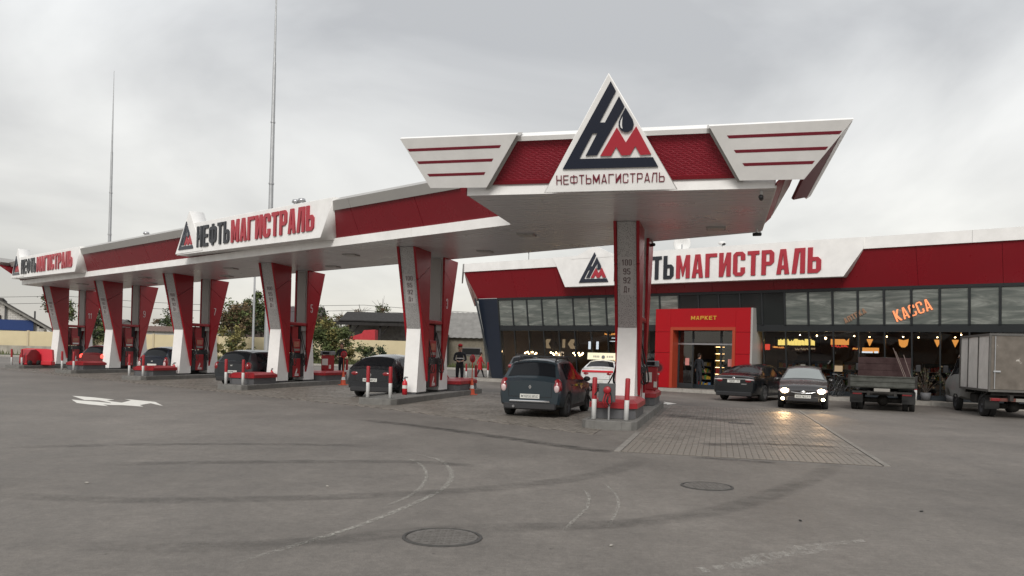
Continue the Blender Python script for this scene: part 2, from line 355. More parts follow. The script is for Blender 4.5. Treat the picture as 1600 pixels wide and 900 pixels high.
# ------------------------------------------------------------------ site axes
def axis(az): return Vector((math.sin(R(az)), math.cos(R(az)), 0))
LAZ = 14.5
LV = axis(LAZ); PV = axis(LAZ + 90)          # along the filling lanes, and to their right
DV = axis(-47.3); NV = axis(-47.3 - 90)      # along the canopy's long side, and out of its front face
UP = Vector((0, 0, 1))
def lane(o, x, y, z=0): return Vector(o) + PV * x + LV * y + UP * z

# ------------------------------------------------------------------ ground
def ground_material():
    m, t, p = new_mat('asphalt'); L = t.links.new
    tc = t.nodes.new('ShaderNodeTexCoord')
    def noise(s, d, r, sc=(1, 1, 1)):
        mp = t.nodes.new('ShaderNodeMapping'); mp.inputs['Scale'].default_value = sc; L(tc.outputs['Object'], mp.inputs[0])
        n = t.nodes.new('ShaderNodeTexNoise'); n.inputs['Scale'].default_value = s; n.inputs['Detail'].default_value = d; n.inputs['Roughness'].default_value = r
        L(mp.outputs[0], n.inputs['Vector']); return n.outputs['Fac']
    def rng(src, a, b, lo, hi):
        mr = t.nodes.new('ShaderNodeMapRange'); mr.inputs[1].default_value = a; mr.inputs[2].default_value = b; mr.inputs[3].default_value = lo; mr.inputs[4].default_value = hi
        L(src, mr.inputs[0]); return mr.outputs[0]
    def mulv(a, b): return mul(a, b)
    def mul(a, b):
        n = t.nodes.new('ShaderNodeMath'); n.operation = 'MULTIPLY'; L(a, n.inputs[0]); L(b, n.inputs[1]); return n.outputs[0]
    big = noise(.16, 6, .65); mid = noise(.8, 9, .78, (1, .5, 1)); blot = noise(4.5, 6, .8); fine = noise(16, 6, .85); grit = noise(70, 3, .75)
    f = mul(mul(rng(big, .3, .7, .74, 1.22), rng(mid, .3, .7, .76, 1.2)), mul(mulv(rng(blot, .3, .7, .84, 1.15), rng(fine, .3, .7, .78, 1.2)), rng(grit, .3, .7, .78, 1.22)))
    pits = t.nodes.new('ShaderNodeTexVoronoi'); pits.inputs['Scale'].default_value = 2.3; L(tc.outputs['Object'], pits.inputs['Vector'])
    f = mul(f, rng(pits.outputs['Distance'], .02, .05, .45, 1.0))
    mx = t.nodes.new('ShaderNodeMix'); mx.data_type = 'RGBA'; mx.blend_type = 'MULTIPLY'; mx.inputs[0].default_value = 1
    mx.inputs[6].default_value = (.157, .142, .127, 1); L(f, mx.inputs[7]); L(mx.outputs[2], p.inputs['Base Color'])
    L(rng(mid, .3, .7, .62, .85), p.inputs['Roughness']); p.inputs['Specular IOR Level'].default_value = .4
    b = t.nodes.new('ShaderNodeBump'); b.inputs['Strength'].default_value = .55; b.inputs['Distance'].default_value = .012
    L(grit, b.inputs['Height']); L(b.outputs[0], p.inputs['Normal'])
    return m
M['asphalt'] = ground_material()
def decal_mat(name, col, thr, scale, amt=1., stretch=(1, 1, 1)):
    m, t, p = new_mat(name); L = t.links.new
    p.inputs['Base Color'].default_value = (*col, 1); p.inputs['Roughness'].default_value = .8
    tc = t.nodes.new('ShaderNodeTexCoord'); mp = t.nodes.new('ShaderNodeMapping'); mp.inputs['Scale'].default_value = stretch
    n = t.nodes.new('ShaderNodeTexNoise'); n.inputs['Scale'].default_value = scale; n.inputs['Detail'].default_value = 6; n.inputs['Roughness'].default_value = .75
    mr = t.nodes.new('ShaderNodeMapRange'); mr.inputs[1].default_value = thr[0]; mr.inputs[2].default_value = thr[1]; mr.inputs[4].default_value = amt
    at = t.nodes.new('ShaderNodeAttribute'); at.attribute_name = 'edge'
    mu = t.nodes.new('ShaderNodeMath'); mu.operation = 'MULTIPLY'
    L(tc.outputs['Object'], mp.inputs[0]); L(mp.outputs[0], n.inputs['Vector']); L(n.outputs['Fac'], mr.inputs[0]); L(mr.outputs[0], mu.inputs[0]); L(at.outputs['Fac'], mu.inputs[1]); L(mu.outputs[0], p.inputs['Alpha'])
    return m
M['scuff'] = decal_mat('pale_scuff', (.36, .345, .31), (.42, .60), 20, .9)
M['tyre_dark'] = decal_mat('tyre_rubber_stain', (.06, .056, .052), (.32, .8), 2.6, .5, (1, 1, 1))
M['worn_paint'] = decal_mat('worn_white_paint', (.5, .48, .44), (.44, .68), 12, .5, (1, .3, 1))
M['oil'] = decal_mat('oil_stain', (.03, .028, .027), (.35, .7), 2.2, .7)
M['road_paint'] = mat('road_paint', (.70, .68, .63), .7, var=.14, vscale=9)
def spline(pts, n=8):
    out = []
    P_ = [Vector((p[0], p[1], 0)) for p in pts]
    for i in range(len(P_) - 1):
        a, b, c, d = P_[max(i - 1, 0)], P_[i], P_[i + 1], P_[min(i + 2, len(P_) - 1)]
        for k in range(n):
            t = k / n
            out.append(.5 * ((2 * b) + (c - a) * t + (2 * a - 5 * b + 4 * c - d) * t * t + (3 * b - a - 3 * c + d) * t ** 3))
    out.append(P_[-1]); return out
def set_edge(o, vals):
    a = o.data.attributes.new('edge', 'FLOAT', 'POINT'); a.data.foreach_set('value', vals)
def streak(name, pts, w, m, z=.004):
    """a soft-edged strip lying on the asphalt"""
    q = spline(pts); n = len(q); vs = []; vals = []
    for i, p in enumerate(q):
        d = (q[min(i + 1, n - 1)] - q[max(i - 1, 0)]).normalized(); s = Vector((-d.y, d.x, 0))
        endf = min(1, min(i, n - 1 - i) / (n * .15))
        for k, u in enumerate((-1, -.6, 0, .6, 1)):
            vs.append(p + s * u * w / 2 + UP * z); vals.append((0, .8, 1, .8, 0)[k] * endf)
    fs = [(i * 5 + k, i * 5 + k + 1, i * 5 + k + 6, i * 5 + k + 5) for i in range(n - 1) for k in range(4)]
    mb = MB(); mb.add(vs, fs); me = bpy.data.meshes.new(name); me.from_pydata(mb.v, [], mb.f); me.materials.append(m)
    o = link(bpy.data.objects.new(name, me)); set_edge(o, vals); o['kind'] = 'structure'; return o

g = MB()
xs = [-900, -300, -120, -60, -30, -10, 0, 10, 30, 60, 120, 300, 900]
vs = [(x, y, 0) for y in (-200, -40, -10, 0, 10, 20, 40, 80, 160, 400, 1500) for x in xs]
g.add(vs, [(j * 13 + i, j * 13 + i + 1, j * 13 + i + 14, j * 13 + i + 13) for j in range(10) for i in range(12)])
g.build('ground', M['asphalt'], kind='structure')

for pts, w, m in [
    ([(-2.09, 5.94), (-1.72, 6.68), (-1.38, 7.42), (-1.04, 8.47), (-.79, 9.51), (-.75, 10.52), (-.87, 11.39), (-1.13, 12.24), (-1.86, 13.22)], .09, 'scuff'),
    ([(-1.3, 8.37), (-1.11, 9.04), (-1.05, 9.94), (-1.13, 10.9), (-1.38, 11.83), (-1.89, 12.71)], .06, 'scuff'),
    ([(.52, 7.43), (.69, 8.04), (.84, 8.56), (.93, 9.22), (.92, 9.79)], .05, 'scuff'),
    ([(.96, 7.63), (1.12, 8.32), (1.24, 8.98), (1.27, 9.7), (1.22, 10.32)], .045, 'scuff'),
    ([(-5.65, 8.46), (-3.96, 8.34), (-2.71, 8.6), (-1.13, 9.16), (.29, 10.07), (1.4, 11.31), (2.24, 13.09)], .42, 'tyre_dark'),
    ([(-4.28, 6.43), (-2.54, 6.46), (-1.59, 6.81), (-.55, 7.36), (.66, 7.67), (1.31, 7.93), (1.92, 8.36), (2.66, 9.07), (3.73, 10.48), (4.8, 12.12), (5.8, 14.09)], .42, 'tyre_dark'),
    ([(-7.74, 12.15), (-6.17, 12.95), (-4.28, 13.5), (-2.15, 13.71)], .42, 'tyre_dark'),
    ([(-5.54, 10.74), (-3.6, 11.39), (-1.47, 11.81), (-.32, 11.49)], .42, 'tyre_dark'),
    ([(-3.59, 18.92), (-1.3, 16.85), (1.18, 14.19), (1.81, 13.77)], .5, 'oil'),
    ([(3.0, 13.3), (3.7, 13.05), (4.3, 12.8)], .3, 'oil')]:
    streak('tyre_mark' if m != 'oil' else 'oil_stain', pts, w, M[m], .004 + random.random() * .002)
def flat(name, loop, m, z=.004, kind='structure'):
    mb = MB(); mb.add([(p[0], p[1], z) for p in loop], [tuple(range(len(loop)))])
    o = mb.build(name, m, kind=kind); return o
# faded arrow paint in the lower right corner: short brush-like bars
for k in range(9):
    c = Vector((1.72 + k * .14, 6.25 + k * .115, 0)); a = Vector((.30, .13, 0)) * (1 + .5 * math.sin(k * 1.7)) * 1.0; b = Vector((-.016, .045, 0))
    o = flat('worn_marking', [c - a - b, c + a - b, c + a * 1.1 + b, c - a * .9 + b], M['worn_paint'], .0045); set_edge(o, [1] * 4)
def shape(name, loop, m, z):
    mtx = Matrix.Translation((0, 0, z)); o = poly_obj(name, [loop], .002, m, mtx); o['kind'] = 'structure'; return o
shape('lane_arrow', [(-13.39, 24.43), (-13.21, 24.37), (-12.56, 24.03), (-11.52, 23.26), (-11.59, 22.96), (-11.23, 22.52), (-10.76, 22.14), (-10.98, 23.14), (-11.39, 23.61), (-11.1, 23.46), (-10.13, 22.8), (-9.31, 21.42), (-9.5, 21.63), (-10.0, 22.22), (-9.94, 21.44), (-9.61, 20.94), (-10.0, 21.14), (-10.34, 21.28), (-10.58, 21.23), (-10.85, 21.32), (-10.45, 20.78), (-10.79, 21.0), (-11.22, 21.24), (-11.72, 21.62), (-12.54, 22.85), (-12.11, 22.55), (-11.41, 22.19), (-10.9, 21.83), (-11.04, 22.07), (-11.72, 22.8), (-12.16, 22.83)], M['road_paint'], .003)
shape('lane_arrow', [(5.25, 28.45), (5.62, 28.75), (5.5, 28.2), (6.02, 29.0), (5.72, 30.1), (5.7, 29.35), (5.3, 29.05)], M['road_paint'], .003)

# manhole covers
def manhole(x, y, r, label):
    t = empty('manhole_cover', label, 'manhole cover', (x, y, 0), 0)
    f = MB(); f.lathe([(r * .9, .001), (r * .9, .011), (r * .95, .012), (r * .98, .010), (r * .99, .001)], seg=28); f.build('frame_ring', M['manhole_ring'], t)
    c = MB(); c.lathe([(0.001, .009), (r * .86, .009), (r * .87, .001)], seg=28, smooth=False)
    for i in range(-4, 5):
        for j in range(-4, 5):
            if math.hypot(i, j) < 4.3: c.box((i * r * .18, j * r * .18, .0105), (r * .1, r * .1, .004), rz=.785)
    c.build('lid', M['manhole'], t); return t
M['manhole'] = mat('manhole_iron', (.125, .115, .105), .8, metal=.1, var=.2, vscale=9)
M['manhole_ring'] = mat('manhole_frame_iron', (.05, .047, .044), .75, var=.2, vscale=9)
manhole(-.57, 7.05, .36, 'large round iron manhole cover in the asphalt nearest the camera')
manhole(2.55, 10.28, .34, 'smaller looking round manhole cover further off, before the block paved apron')

# ------------------------------------------------------------------ islands: positions of the six pump islands
CORNER = [(2.78, 17.7), (-3.5, 23.75), (-10.06, 29.98), (-16.62, 35.95), (-22.92, 41.68), (-29.1, 47.3)]
ISL = [Vector((c[0], c[1], 0)) - PV * .625 for c in CORNER]
IW, IL = 1.25, 9.55

# ------------------------------------------------------------------ block paving
def block_mat():
    m = mat('paving_block', (.180, .160, .137), .55, var=.22, vscale=.8, island=.16, spec=.5)
    return m
M['paver'] = block_mat()
M['paver_bed'] = mat('joint_sand', (.065, .058, .05), .95)
apron0 = Vector((1.93, 13.8, 0))
bed = MB(); q = [apron0, apron0 + PV * 4.16, apron0 + PV * 4.16 + LV * 14.5, apron0 + LV * 14.5]
bed.vprism([(p.x, p.y) for p in q], -.05, .004)
lanes_q = [Vector((1.75, 16.75, 0)), Vector((-3.9, 22.9, 0)), Vector((-29.5, 46.2, 0)), Vector((-29.5, 46.2, 0)) + LV * 12.5, Vector((1.75, 16.75, 0)) + LV * 12]
bed.vprism([(p.x, p.y) for p in lanes_q][::-1], -.05, .0035)
apron = bed.build('paved_apron', M['paver_bed'], kind='structure')
pav = []
nx, ny = 40, 72
bw, bl = 4.16 / nx, 14.5 / ny
for j in range(-1, ny):
    for i in range(nx):
        y0 = j * bl + (bl / 2 if i % 2 else 0); y1 = min(y0 + bl, 14.5); y0 = max(y0, 0)
        if y1 - y0 < .03: continue
        pav.append((apron0 + PV * ((i + .5) * bw) + LV * ((y0 + y1) / 2), bw - .006, y1 - y0 - .006, .012 + random.uniform(-.002, .002)))
pav.sort(key=lambda p: p[0].length)
MESH = {}
for c, w, l, h in pav[:300]:
    k = round(l, 3)
    if k not in MESH:
        mb = MB(); mb.box((0, 0, 0), (w, l, .02), ch=.003); MESH[k] = mb.mesh('paver', M['paver'])
    o = bpy.data.objects.new('paver', MESH[k]); COL.objects.link(o); o.parent = apron
    o.location = (c.x, c.y, h - .01); o.rotation_euler = (random.uniform(-.008, .008), random.uniform(-.008, .008), -R(LAZ))
def inside(p, poly):
    r = False; n = len(poly)
    for i in range(n):
        a, b = poly[i], poly[(i + 1) % n]
        if (a.y > p.y) != (b.y > p.y) and p.x < (b.x - a.x) * (p.y - a.y) / (b.y - a.y) + a.x: r = not r
    return r
def lane_pavers():
    o0 = Vector((1.75, 16.75, 0)); out = []
    for i in range(-460, 2):
        x = (i + .5) * .104
        ys = [y for y in range(-60, 190)]
        base = o0 + PV * x
        for y in ys:
            c = base + LV * (y * .208 + (.104 if i % 2 else 0))
            if inside(c, lanes_q): out.append((c, .096, .200, .0115 + random.uniform(-.002, .002)))
    return out
rest = pav[300:] + lane_pavers()
V = np.zeros((len(rest) * 8, 3), np.float32)
for n, (c, w, l, h) in enumerate(rest):
    a, b = PV * (w / 2), LV * (l / 2); tx, ty = random.uniform(-.001, .001), random.uniform(-.001, .001)
    for k, (sx, sy) in enumerate(((-1, -1), (1, -1), (1, 1), (-1, 1))):
        p = c + a * sx + b * sy; V[n * 8 + k] = (p.x, p.y, .0); V[n * 8 + 4 + k] = (p.x, p.y, h + tx * sx + ty * sy)
Fq = np.array([(4, 5, 6, 7), (0, 1, 5, 4), (1, 2, 6, 5), (2, 3, 7, 6), (3, 0, 4, 7)])
Fq = (Fq[None] + (np.arange(len(rest)) * 8)[:, None, None]).reshape(-1, 4)
me = bpy.data.meshes.new('paver_field'); me.from_pydata(V.tolist(), [], Fq.tolist()); me.materials.append(M['paver'])
o = bpy.data.objects.new('paver_field', me); link(o, apron); o['kind'] = 'stuff'
M['edging'] = mat('edging_concrete', (.22, .205, .185), .85, var=.25, vscale=5)
def strip(a, b, w, z0, z1, name='edging_kerb', n=1):
    d = (b - a); l = d.length; d.normalize(); s = Vector((d.y, -d.x, 0)); k = max(1, int(l / 1.0)); step = l / k
    for i in range(k):
        p, q = a + d * (i * step + .004), a + d * ((i + 1) * step - .004)
        mb = MB(); mb.vprism([((p - s * w / 2).x, (p - s * w / 2).y), ((p + s * w / 2).x, (p + s * w / 2).y), ((q + s * w / 2).x, (q + s * w / 2).y), ((q - s * w / 2).x, (q - s * w / 2).y)], z0, z1)
        mb.build(name, M['edging'], apron)
strip(apron0 + PV * 4.23, apron0 + PV * 4.23 + LV * 14.5, .09, 0, .014)
strip(apron0 - PV * .07, apron0 - PV * .07 + LV * 3.6, .11, 0, .014)

# ------------------------------------------------------------------ pump islands
PH = ['of the nearest island', 'of the second island from the right', 'of the third island from the right', 'of the third island from the left', 'of the second island from the left', 'of the farthest left island']
GN = ['1', '3', '5', '7', '9', '11']
WHERE = ['nearest island, by the market entrance side', 'island of pump 3', 'island of pump 5', 'island of pump 7', 'island of pump 9', 'island of pump 11, farthest left']
def per(c=.32):
    w, l = IW / 2, IL
    return [(-w + c, 0), (w - c, 0), (w - c * .35, c * .3), (w, c), (w, l - c), (w - c * .35, l - c * .3), (w - c, l), (-w + c, l), (-w + c * .35, l - c * .3), (-w, l - c), (-w, c), (-w + c * .35, c * .3)]
slab = MB(); slab.vprism([(x * .82, .1 + y * (IL - .2) / IL) for x, y in per()], 0, .192); slab_me = slab.mesh('slab', M['kerb'])
stones = []
pp = per()
for i in range(len(pp)):
    a, b = Vector((*pp[i], 0)), Vector((*pp[(i + 1) % len(pp)], 0)); ln = (b - a).length; k = max(1, round(ln / 1.0))
    for j in range(k):
        p, q_ = a.lerp(b, j / k), a.lerp(b, (j + 1) / k); d = (q_ - p).normalized(); g_ = .004 if k > 1 or ln > .4 else .001
        p, q_ = p + d * g_, q_ - d * g_; inn = Vector((-d.y, d.x, 0)) * .12
        mb = MB(); lp = [p, q_, q_ + inn, p + inn]
        vs = [(v.x, v.y, 0) for v in lp] + [(v.x, v.y, .185) for v in lp[:2]] + [(v.x, v.y, .2) for v in (p + inn * .15, q_ + inn * .15, q_ + inn, p + inn)]
        mb.add(vs, [(3, 2, 1, 0), (0, 1, 5, 4), (4, 5, 7, 6), (6, 7, 8, 9), (1, 2, 8, 7, 5), (3, 0, 4, 6, 9), (2, 3, 9, 8)])
        stones.append(mb.mesh('kerb_stone', M['kerb']))
for k in range(6):
    t = empty('pump_island', 'raised concrete pump island with grey kerb, ' + ['nearest the camera beside the paved apron', 'second from the right beside the black hatchback', 'third from the right beside the dark grey hatchback', 'third from the left', 'second from the left', 'farthest left'][k], 'pump island', ISL[k], LAZ, 'kerbed pump islands under the canopy')
    inst('slab', slab_me, t)
    for s in stones: inst('kerb_stone', s, t)
CX = [0, -.13, -.12, -.10, -.12, -.12]     # the columns stand a little left of the island's middle
def on(k, x, y, z=.2): return lane(ISL[k], x, y, z)

# ------------------------------------------------------------------ canopy
ZS = 5.1
B_ = Vector((5.17, 16.0, 0)); A_ = B_ - PV * 6.45; C_ = B_ + LV * 5.45; T_ = A_ + LV * 3.9
F_ = T_ + DV * 40.9
def isect(p, d, q, e):
    det = d.x * (-e.y) + e.x * d.y; r = q - p; s = (r.x * (-e.y) + e.x * r.y) / det; return p + d * s
C2 = C_ + LV * .12
G_ = isect(F_, LV, C2, DV)
can = empty('fuel_canopy', 'long red and white petrol station canopy with winged front end', 'canopy', (0, 0, 0))
sb = MB(); sb.vprism([(p.x, p.y) for p in (A_, B_, C2, G_, F_, T_)], ZS + .03, ZS + .25); sb.build('roof_slab', M['dark_gap'], can)
# soffit planks: along the head they run with the front edge, under the long wing with the canopy
def plank(loop): 
    mb = MB(); mb.vprism([(p.x, p.y) for p in loop], ZS, ZS + .026); d0, d1 = random.uniform(-.0016, .0016), random.uniform(-.0016, .0016)
    for i_ in range(len(loop)):
        v = mb.v[i_]; mb.v[i_] = (v[0], v[1], v[2] + (d0 if i_ in (0, 1) else d1))
    mb.build('soffit_panel', M['soffit'], can)
n = 13
for i in range(n):
    a, b = i * 3.9 / n + .011, (i + 1) * 3.9 / n - .011
    plank([A_ + LV * a, B_ + LV * a, B_ + LV * b, A_ + LV * b])
# long part: strips parallel to DV, clipped by the end line (lane direction) on both sides
Wd = abs((C2 - T_).dot(NV)); n = 16
NB = -NV
lk = LV.dot(NB); ld = LV.dot(DV)
for i in range(n):
    a, b = i * Wd / n + .011, (i + 1) * Wd / n - .011
    def at(dist, end): return F_ + LV * (dist / lk)
    # head side: strip runs on until the line B-C (right edge)
    def right(dist): return isect(T_ + LV * (dist / lk), DV, B_, LV)
    def head(dist):
        p = isect(T_ + LV * (dist / lk), DV, T_, PV)   # meets the back line of the head planks
        q2 = right(dist)
        return p if (p - B_).dot(PV) < 0 else q2
    ha, hb = head(a), head(b)
    plank([at(a, 1), ha, hb, at(b, 1)])
# lower white band (front of head, long front, far end, back)
def wall_strip(name, a, b, z0, z1, m, off=0., thick=.05, seg=0, out=None, parent=can):
    d = (b - a); ln = d.length; d = d.normalized(); nrm = out if out is not None else Vector((d.y, -d.x, 0))
    k = max(1, int(round(ln / seg))) if seg else 1
    for i in range(k):
        p, q2 = a + d * (ln * i / k + .006), a + d * (ln * (i + 1) / k - .006); o1 = nrm * off; o2 = nrm * (off + thick)
        mb = MB(); mb.vprism([((p + o1).x, (p + o1).y), ((q2 + o1).x, (q2 + o1).y), ((q2 + o2).x, (q2 + o2).y), ((p + o2).x, (p + o2).y)], z0, z1)
        mb.build(name, m, parent)
wall_strip('lower_band', A_, B_, ZS - .012, 5.36, M['white_clad'], .0, .04, 3.2, -LV)
wall_strip('lower_band', T_ - DV * .0, F_, ZS - .012, 5.36, M['white_clad'], .0, .05, 4.1, NV)
wall_strip('lower_band', F_, G_, ZS - .012, 5.36, M['white_clad'], .0, .05, 3., -PV)
wall_strip('lower_band', C2, G_, ZS - .012, 5.36, M['white_clad'], .0, .05, 4.1, -NV)
wall_strip('side_wall', A_, T_, 5.12, 6.2, M['red_clad'], .0, .04, 0, -PV)
# sloping fascia panels
def slope_panel(name, o, ex, out, pts, th, m, lean, z0=5.38, parent=can):
    """pts are (distance along ex, z); the plane leans outwards by lean per metre of height"""
    mb = MB(); ex = Vector(ex); out = Vector(out)
    def P0(p): v = Vector(o) + ex * p[0] + out * ((p[1] - z0) * lean); return (v.x, v.y, p[1])
    nn = (out - UP * lean).normalized() * th
    def P1(p): a = Vector(P0(p)) - nn; return tuple(a)
    mb.prism(pts, P1, P0); return mb.build(name, m, parent)
E1 = 41.4
k = 13
for i in range(k):
    a = .44 + (E1 - .44) * i / k; b = .44 + (E1 - .44) * (i + 1) / k - .02
    a2 = a + (.93 if i == 0 else 0)
    slope_panel('red_panel', T_, DV, NV, [(a, 5.37), (b, 5.37), (b, 6.20), (a2, 6.20)], .05, M['red_clad'], .5)
for i in range(8):
    a = 1.6 + (E1 - 1.2) * i / 8; b = 1.6 + (E1 - 1.2) * (i + 1) / 8 - .02
    slope_panel('top_band', T_ + NV * .06, DV, NV, [(a, 6.18), (b, 6.18), (b, 6.46), (a, 6.46)], .4, M['grey_band'], .5)
def cap_pt(t_, off, z): v = T_ + DV * t_ + NV * off; return (v.x, v.y, z)
q1 = [cap_pt(0, -.02, 5.365), cap_pt(.46, -.02, 5.365), cap_pt(1.42, .38, 6.19), cap_pt(1.66, .52, 6.45), cap_pt(0, -.02, 6.45)]
m_ = MB(); m_.add(q1 + [tuple(Vector(v) + DV * .05 - NV * .03) for v in q1], [(0, 1, 2, 3, 4), (9, 8, 7, 6, 5)] + [(i, (i + 1) % 5, 5 + (i + 1) % 5, 5 + i) for i in range(5)]); m_.build('fascia_end_cap', M['red_clad'], can)
# far end and back fascias
EL = (G_ - F_).length
slope_panel('red_panel', F_, LV, -PV, [(-.2, 5.37), (EL + .1, 5.37), (EL + .1, 6.2), (-.9, 6.2)], .05, M['red_clad'], 1.1)
slope_panel('top_band', F_ - PV * .06, LV, -PV, [(-.9, 6.18), (EL + .1, 6.18), (EL + .1, 6.46), (-1.1, 6.46)], .3, M['grey_band'], 1.1)
wall_strip('back_fascia', C2, G_, 5.38, 6.3, M['red_clad'], .0, .05, 4.1, -NV)
rf = MB(); rf.vprism([(p.x, p.y) for p in (A_ + LV * .2, B_ + LV * .2, C2, G_, F_, T_)], 6.2, 6.3); rf.build('roof_deck', M['grey_band'], can)
# head: textured red panels, top band, wings
def pat_mat():
    m, t, p = new_mat('embossed_red_panel'); L = t.links.new
    p.inputs['Roughness'].default_value = .35
    tc = t.nodes.new('ShaderNodeTexCoord'); v = t.nodes.new('ShaderNodeTexVoronoi'); v.feature = 'DISTANCE_TO_EDGE'; v.inputs['Scale'].default_value = 27; v.inputs['Randomness'].default_value = .22
    L(tc.outputs['Object'], v.inputs['Vector'])
    mr = t.nodes.new('ShaderNodeMapRange'); mr.inputs[1].default_value = .05; mr.inputs[2].default_value = .14; L(v.outputs['Distance'], mr.inputs[0])
    mx = t.nodes.new('ShaderNodeMix'); mx.data_type = 'RGBA'; mx.inputs[6].default_value = (.36, .03, .05, 1); mx.inputs[7].default_value = (.22, .007, .017, 1)
    L(mr.outputs[0], mx.inputs[0]); L(mx.outputs[2], p.inputs['Base Color'])
    b = t.nodes.new('ShaderNodeBump'); b.inputs['Strength'].default_value = .7; b.inputs['Distance'].default_value = .02; L(mr.outputs[0], b.inputs['Height']); L(b.outputs[0], p.inputs['Normal'])
    return m
M['red_emboss'] = pat_mat()
FO = -LV
for a, b in ((-6.0, -3.27), (-3.26, -.55)):
    slope_panel('embossed_panel', B_ + FO * .0, PV, FO, [(a, 5.36), (b, 5.36), (b, 6.16), (a, 6.16)], .04, M['red_emboss'], .55, 5.2)
    slope_panel('bottom_trim', B_ + FO * .03, PV, FO, [(a, 5.30), (b, 5.30), (b, 5.37), (a, 5.37)], .06, M['red_clad'], .55, 5.2)
    slope_panel('top_band', B_ + FO * .10, PV, FO, [(max(a, -5.2), 6.09), (min(b, -1.22), 6.09), (min(b, -1.22), 6.175), (max(a, -5.2), 6.175)], .3, M['white_clad'], .55, 5.2)
wo = B_ + FO * .25
M['maroon_stripe'] = mat('maroon_stripe', (.19, .016, .03), .4)
def wing(pts, stripes):
    w = slope_panel('wing_panel', wo, PV, FO, pts, .10, M['white_clad'], .6, 5.2)
    for (x0, x1, z) in stripes:
        slope_panel('wing_stripe', wo + FO * .004, PV, FO, [(x0 + .02, z - .026), (x1 - .04, z - .026), (x1, z + .026), (x0 - .02, z + .026)] if x1 < -3 else [(x0 + .04, z - .026), (x1 - .02, z - .026), (x1 + .02, z + .026), (x0, z + .026)], .015, M['maroon_stripe'], .6, 5.2, w)
wing([(-7.22, 5.23), (-5.94, 5.21), (-5.14, 6.17), (-7.73, 6.18)], [(-7.58, -5.51, 5.96), (-7.41, -5.71, 5.72), (-7.22, -5.92, 5.475)])
wing([(-.69, 5.21), (.52, 5.2), (1.31, 6.17), (-1.3, 6.16)], [(-.96, 1.11, 5.965), (-.82, .89, 5.715), (-.65, .67, 5.485)])
# returns behind the wings
slope_panel('wing_return', wo - FO * .11, PV, FO, [(-6.0, 5.2), (-5.9, 5.2), (-5.1, 6.17), (-5.2, 6.17)], .25, M['grey_band'], .6, 5.2)
slope_panel('wing_return', wo - FO * .11, PV, FO, [(-.73, 5.2), (-.63, 5.2), (-1.22, 6.15), (-1.34, 6.15)], .25, M['grey_band'], .6, 5.2)
M['maroon_clad'] = mat('maroon_cladding', (.11, .008, .014), .5, spec=.12)
# right hand side wing, leaning out over the apron
fo = B_ + PV * .5
slope_panel('side_wing', fo, LV, PV, [(-.10, 5.22), (1.82, 5.2), (6.2, 6.12), (-.72, 6.12)], .06, M['maroon_clad'], .83, 5.2)
slope_panel('side_wing_trim', fo + PV * .012, LV, PV, [(-.60, 5.94), (5.6, 5.94), (6.3, 6.15), (-.76, 6.15)], .09, M['white_clad'], .83, 5.2)
slope_panel('side_band', B_ + PV * .03, LV, PV, [(-.15, 5.16), (4.9, 5.16), (4.9, 5.34), (-.15, 5.34)], .03, M['red_col'], 1.0, 5.16)
slope_panel('side_band_cover', B_ + PV * .22, LV, PV, [(-.12, 5.34), (4.6, 5.34), (1.8, 5.5), (-.1, 5.5)], .03, M['white_clad'], 1.2, 5.34)
wall_strip('lower_band', B_, C_, ZS - .012, 5.15, M['white_clad'], .0, .03, 0, PV)
wall_strip('side_wall', B_, C2, 5.15, 6.2, M['red_clad'], -.02, .03, 0, PV)

# triangular emblem sign on the head
sg = empty('triangle_sign', 'big white triangle sign with dark emblem and red lettering on the canopy front', 'sign', (0, 0, 0))
so = B_ + FO * .38 + UP * 5.05
ey = (UP + FO * .25).normalized(); nn = PV.cross(ey)
mt = plane_m(so, PV, nn)
hgt = 2.27
tri = [(-4.62, 0), (-1.92, 0), (-3.27, hgt)]
poly_obj('board', [tri], .12, M['white_clad'], mt @ Matrix.Translation((0, 0, -.12)), sg, .012)
emblem(-4.23, .46, 1.95, mt, sg, .035)
lettering('letter', 'НЕФТЬМАГИСТРАЛЬ', -4.37, .15, -2.15, .185, .02, M['maroon'], mt, sg, .17, .3)

# long signs on the canopy front
def long_sign(tl, label):
    sg = empty('canopy_sign', label, 'sign', (0, 0, 0), 0, 'long name signs on the canopy front')
    o = T_ + NV * .6 + DV * tl + UP * 5.4
    mt = plane_m(o, -DV, NV)
    poly_obj('triangle_board', [[(0, .06), (2.36, .06), (1.18, 1.75)]], .62, M['white_clad'], mt @ Matrix.Translation((0, 0, -.595)), sg, .01)
    poly_obj('board', [[(.05, 0.02), (10.6, -.08), (11.3, 1.17), (1.2, 1.22)]], .6, M['white_clad'], mt @ Matrix.Translation((0, 0, -.6)), sg, .01)
    mt2 = mt @ Matrix.Translation((0, 0, .027))
    emblem(.30, .20, 1.32, mt2, sg, .03)
    mt3 = mt @ Matrix.Translation((0, 0, .001))
    lettering('dark_letter', 'НЕФТЬ', 1.92, .2, 4.55, .84, .05, M['black_letter'], mt3, sg, .36, .2)
    lettering('red_letter', 'МАГИСТРАЛЬ', 4.70, .18, 10.25, .86, .05, M['red_letter'], mt3, sg, .36, .2)
long_sign(18.67, 'white name sign with black and red capitals over pumps 5 and 7')
long_sign(40.94, 'white name sign with black and red capitals at the far left canopy end')

